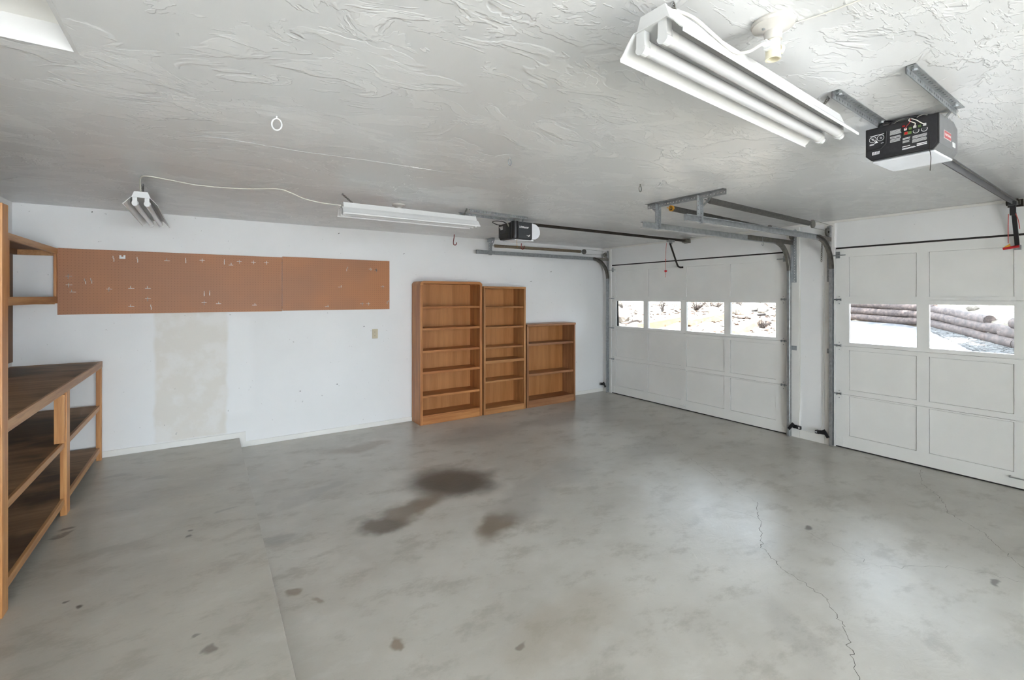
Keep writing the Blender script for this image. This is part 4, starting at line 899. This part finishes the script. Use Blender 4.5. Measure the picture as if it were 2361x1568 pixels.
text_mb('LiftMaster', .030, (2.712, Y0-.0012, 2.335), (1, 0, 0), (0, 0, 1)).build('lettering', 'printw', o1)
m_ = MB(); m_.add([(2.80+a, Y0-.0012, 2.248+b_) for a, b_ in ((0, .016), (.03, .012), (.055, .025), (.045, .004), (.022, -.004), (.03, .006))], [(0, 1, 5), (1, 2, 3), (1, 3, 5), (5, 3, 4)]); m_.build('logo', 'printw', o1)
textq = MB()
for k in range(3): textq.box(2.6485, Y1-.09, 2.37-.013*k-.009, 2.6505, Y1-.02-.012*k, 2.37-.013*k)
textq.build('printed_label', 'printw', o1); MB().box(2.6485, Y1-.15, 2.315, 2.6505, Y1-.105, 2.38).build('printed_label', 'charcoal', o1)
MB().box(2.6485, Y1-.19, 2.236, 2.652, Y1-.035, 2.292).build('battery_cover', M['rubber'], o1)
wire([(2.66, 4.24, 2.39), (2.62, 4.27, 2.40), (2.59, 4.30, 2.425), (2.60, 4.25, 2.432), (2.64, 4.18, 2.42), (2.66, 4.14, 2.40)], .0045, 'black', o1)
wire([(2.66, 4.10, 2.40), (2.64, 4.08, 2.38), (2.645, 4.06, 2.35)], .0025, 'cord', o1); wire([(2.66, 4.09, 2.41), (2.63, 4.06, 2.39), (2.64, 4.05, 2.36)], .0025, 'cord', o1)
wire([(2.70, 3.99, 2.215), (2.70, 3.992, 2.18), (2.705, 3.99, 2.13)], .0015, 'yellow', o1, 'pull_string')
angle_bar(o1, (2.06, 4.055, H-.002), (2.71, 4.085, H-.002), -1); angle_bar(o1, (2.06, 3.84, H-.002), (2.76, 3.895, H-.002), -1)
for y in (3.905, 4.08): MB().beam((2.73, y, H-.004), (2.73, y+(.03 if y < 4 else 0), 2.392), .003, .03, (0, 1, 0)).build('strap', 'zinc', o1)
ra, rb2 = Vector((2.72, 4.125, 2.41)), Vector((5.60, 4.075, 2.40))
rl = MB(); rl.beam(ra, rb2, .028, .03); rl.build('rail', 'dark', o1); q = Vector((0, -.02, -.004)); MB().tube([ra+q, rb2+q], .005, 6).build('drive_chain', 'dark', o1)
m_ = MB(); m_.box(XD-.03, 4.03, 2.37, XD-.004, 4.12, 2.43); m_.beam((5.58, 4.075, 2.40), (XD-.02, 4.075, 2.39), .06, .04); m_.build('header_bracket', 'zincdark', o1)
m_ = MB(); m_.beam((5.24, 4.082, 2.378), (5.36, 4.08, 2.378), .04, .03); m_.beam((5.30, 4.085, 2.38), (5.31, 4.085, 2.335), .05, .004, (1, 0, 0)); m_.build('trolley', 'zinc', o1)
m_ = MB(); m_.tube([(5.30, 4.09, 2.345), (5.585, 4.19, 2.075)], .013, 8); m_.tube([(5.585, 4.19, 2.075), (5.605, 4.187, 2.045), (5.635, 4.172, 2.032), (XD-.004, 4.158, 2.036)], .013, 8); m_.build('door_arm', 'dark', o1, smooth=40)
wire([(5.24, 4.10, 2.35), (5.225, 4.103, 2.2), (5.225, 4.103, 1.95), (5.22, 4.105, 1.88)], .0026, 'redcord', o1, 'release_cord')
MB().lathe([(.004, .016), (.018, .008), (.02, 0), (.012, -.012), (.004, -.016)], (5.225, 4.103, 1.965), 14).build('release_knob', 'red', o1, smooth=40); MB().lathe([(.003, .008), (.009, 0), (.003, -.008)], (5.225, 4.103, 2.12), 10).build('cord_knot', 'redcord', o1)

# daylight portals at the openings (guides sampling of the sky, emits nothing itself)
def portal(loc, rot, sx_, sy_):
    l_ = bpy.data.lights.new('sky_portal', 'AREA'); l_.shape = 'RECTANGLE'; l_.size = sx_; l_.size_y = sy_; l_.cycles.is_portal = True
    o = bpy.data.objects.new('sky_portal', l_); COL.objects.link(o); o.location = loc; o.rotation_euler = rot; o['kind'] = 'helper'
portal(((RO[0]+RO[1])/2, YR-.16, RO[3]/2), (math.radians(90), 0, 0), RO[1]-RO[0], RO[3])
for a_, b_ in (D1, D2): portal((XD+.09, (a_+b_)/2, 1.336), (0, math.radians(90), 0), .42, b_-a_-.1)
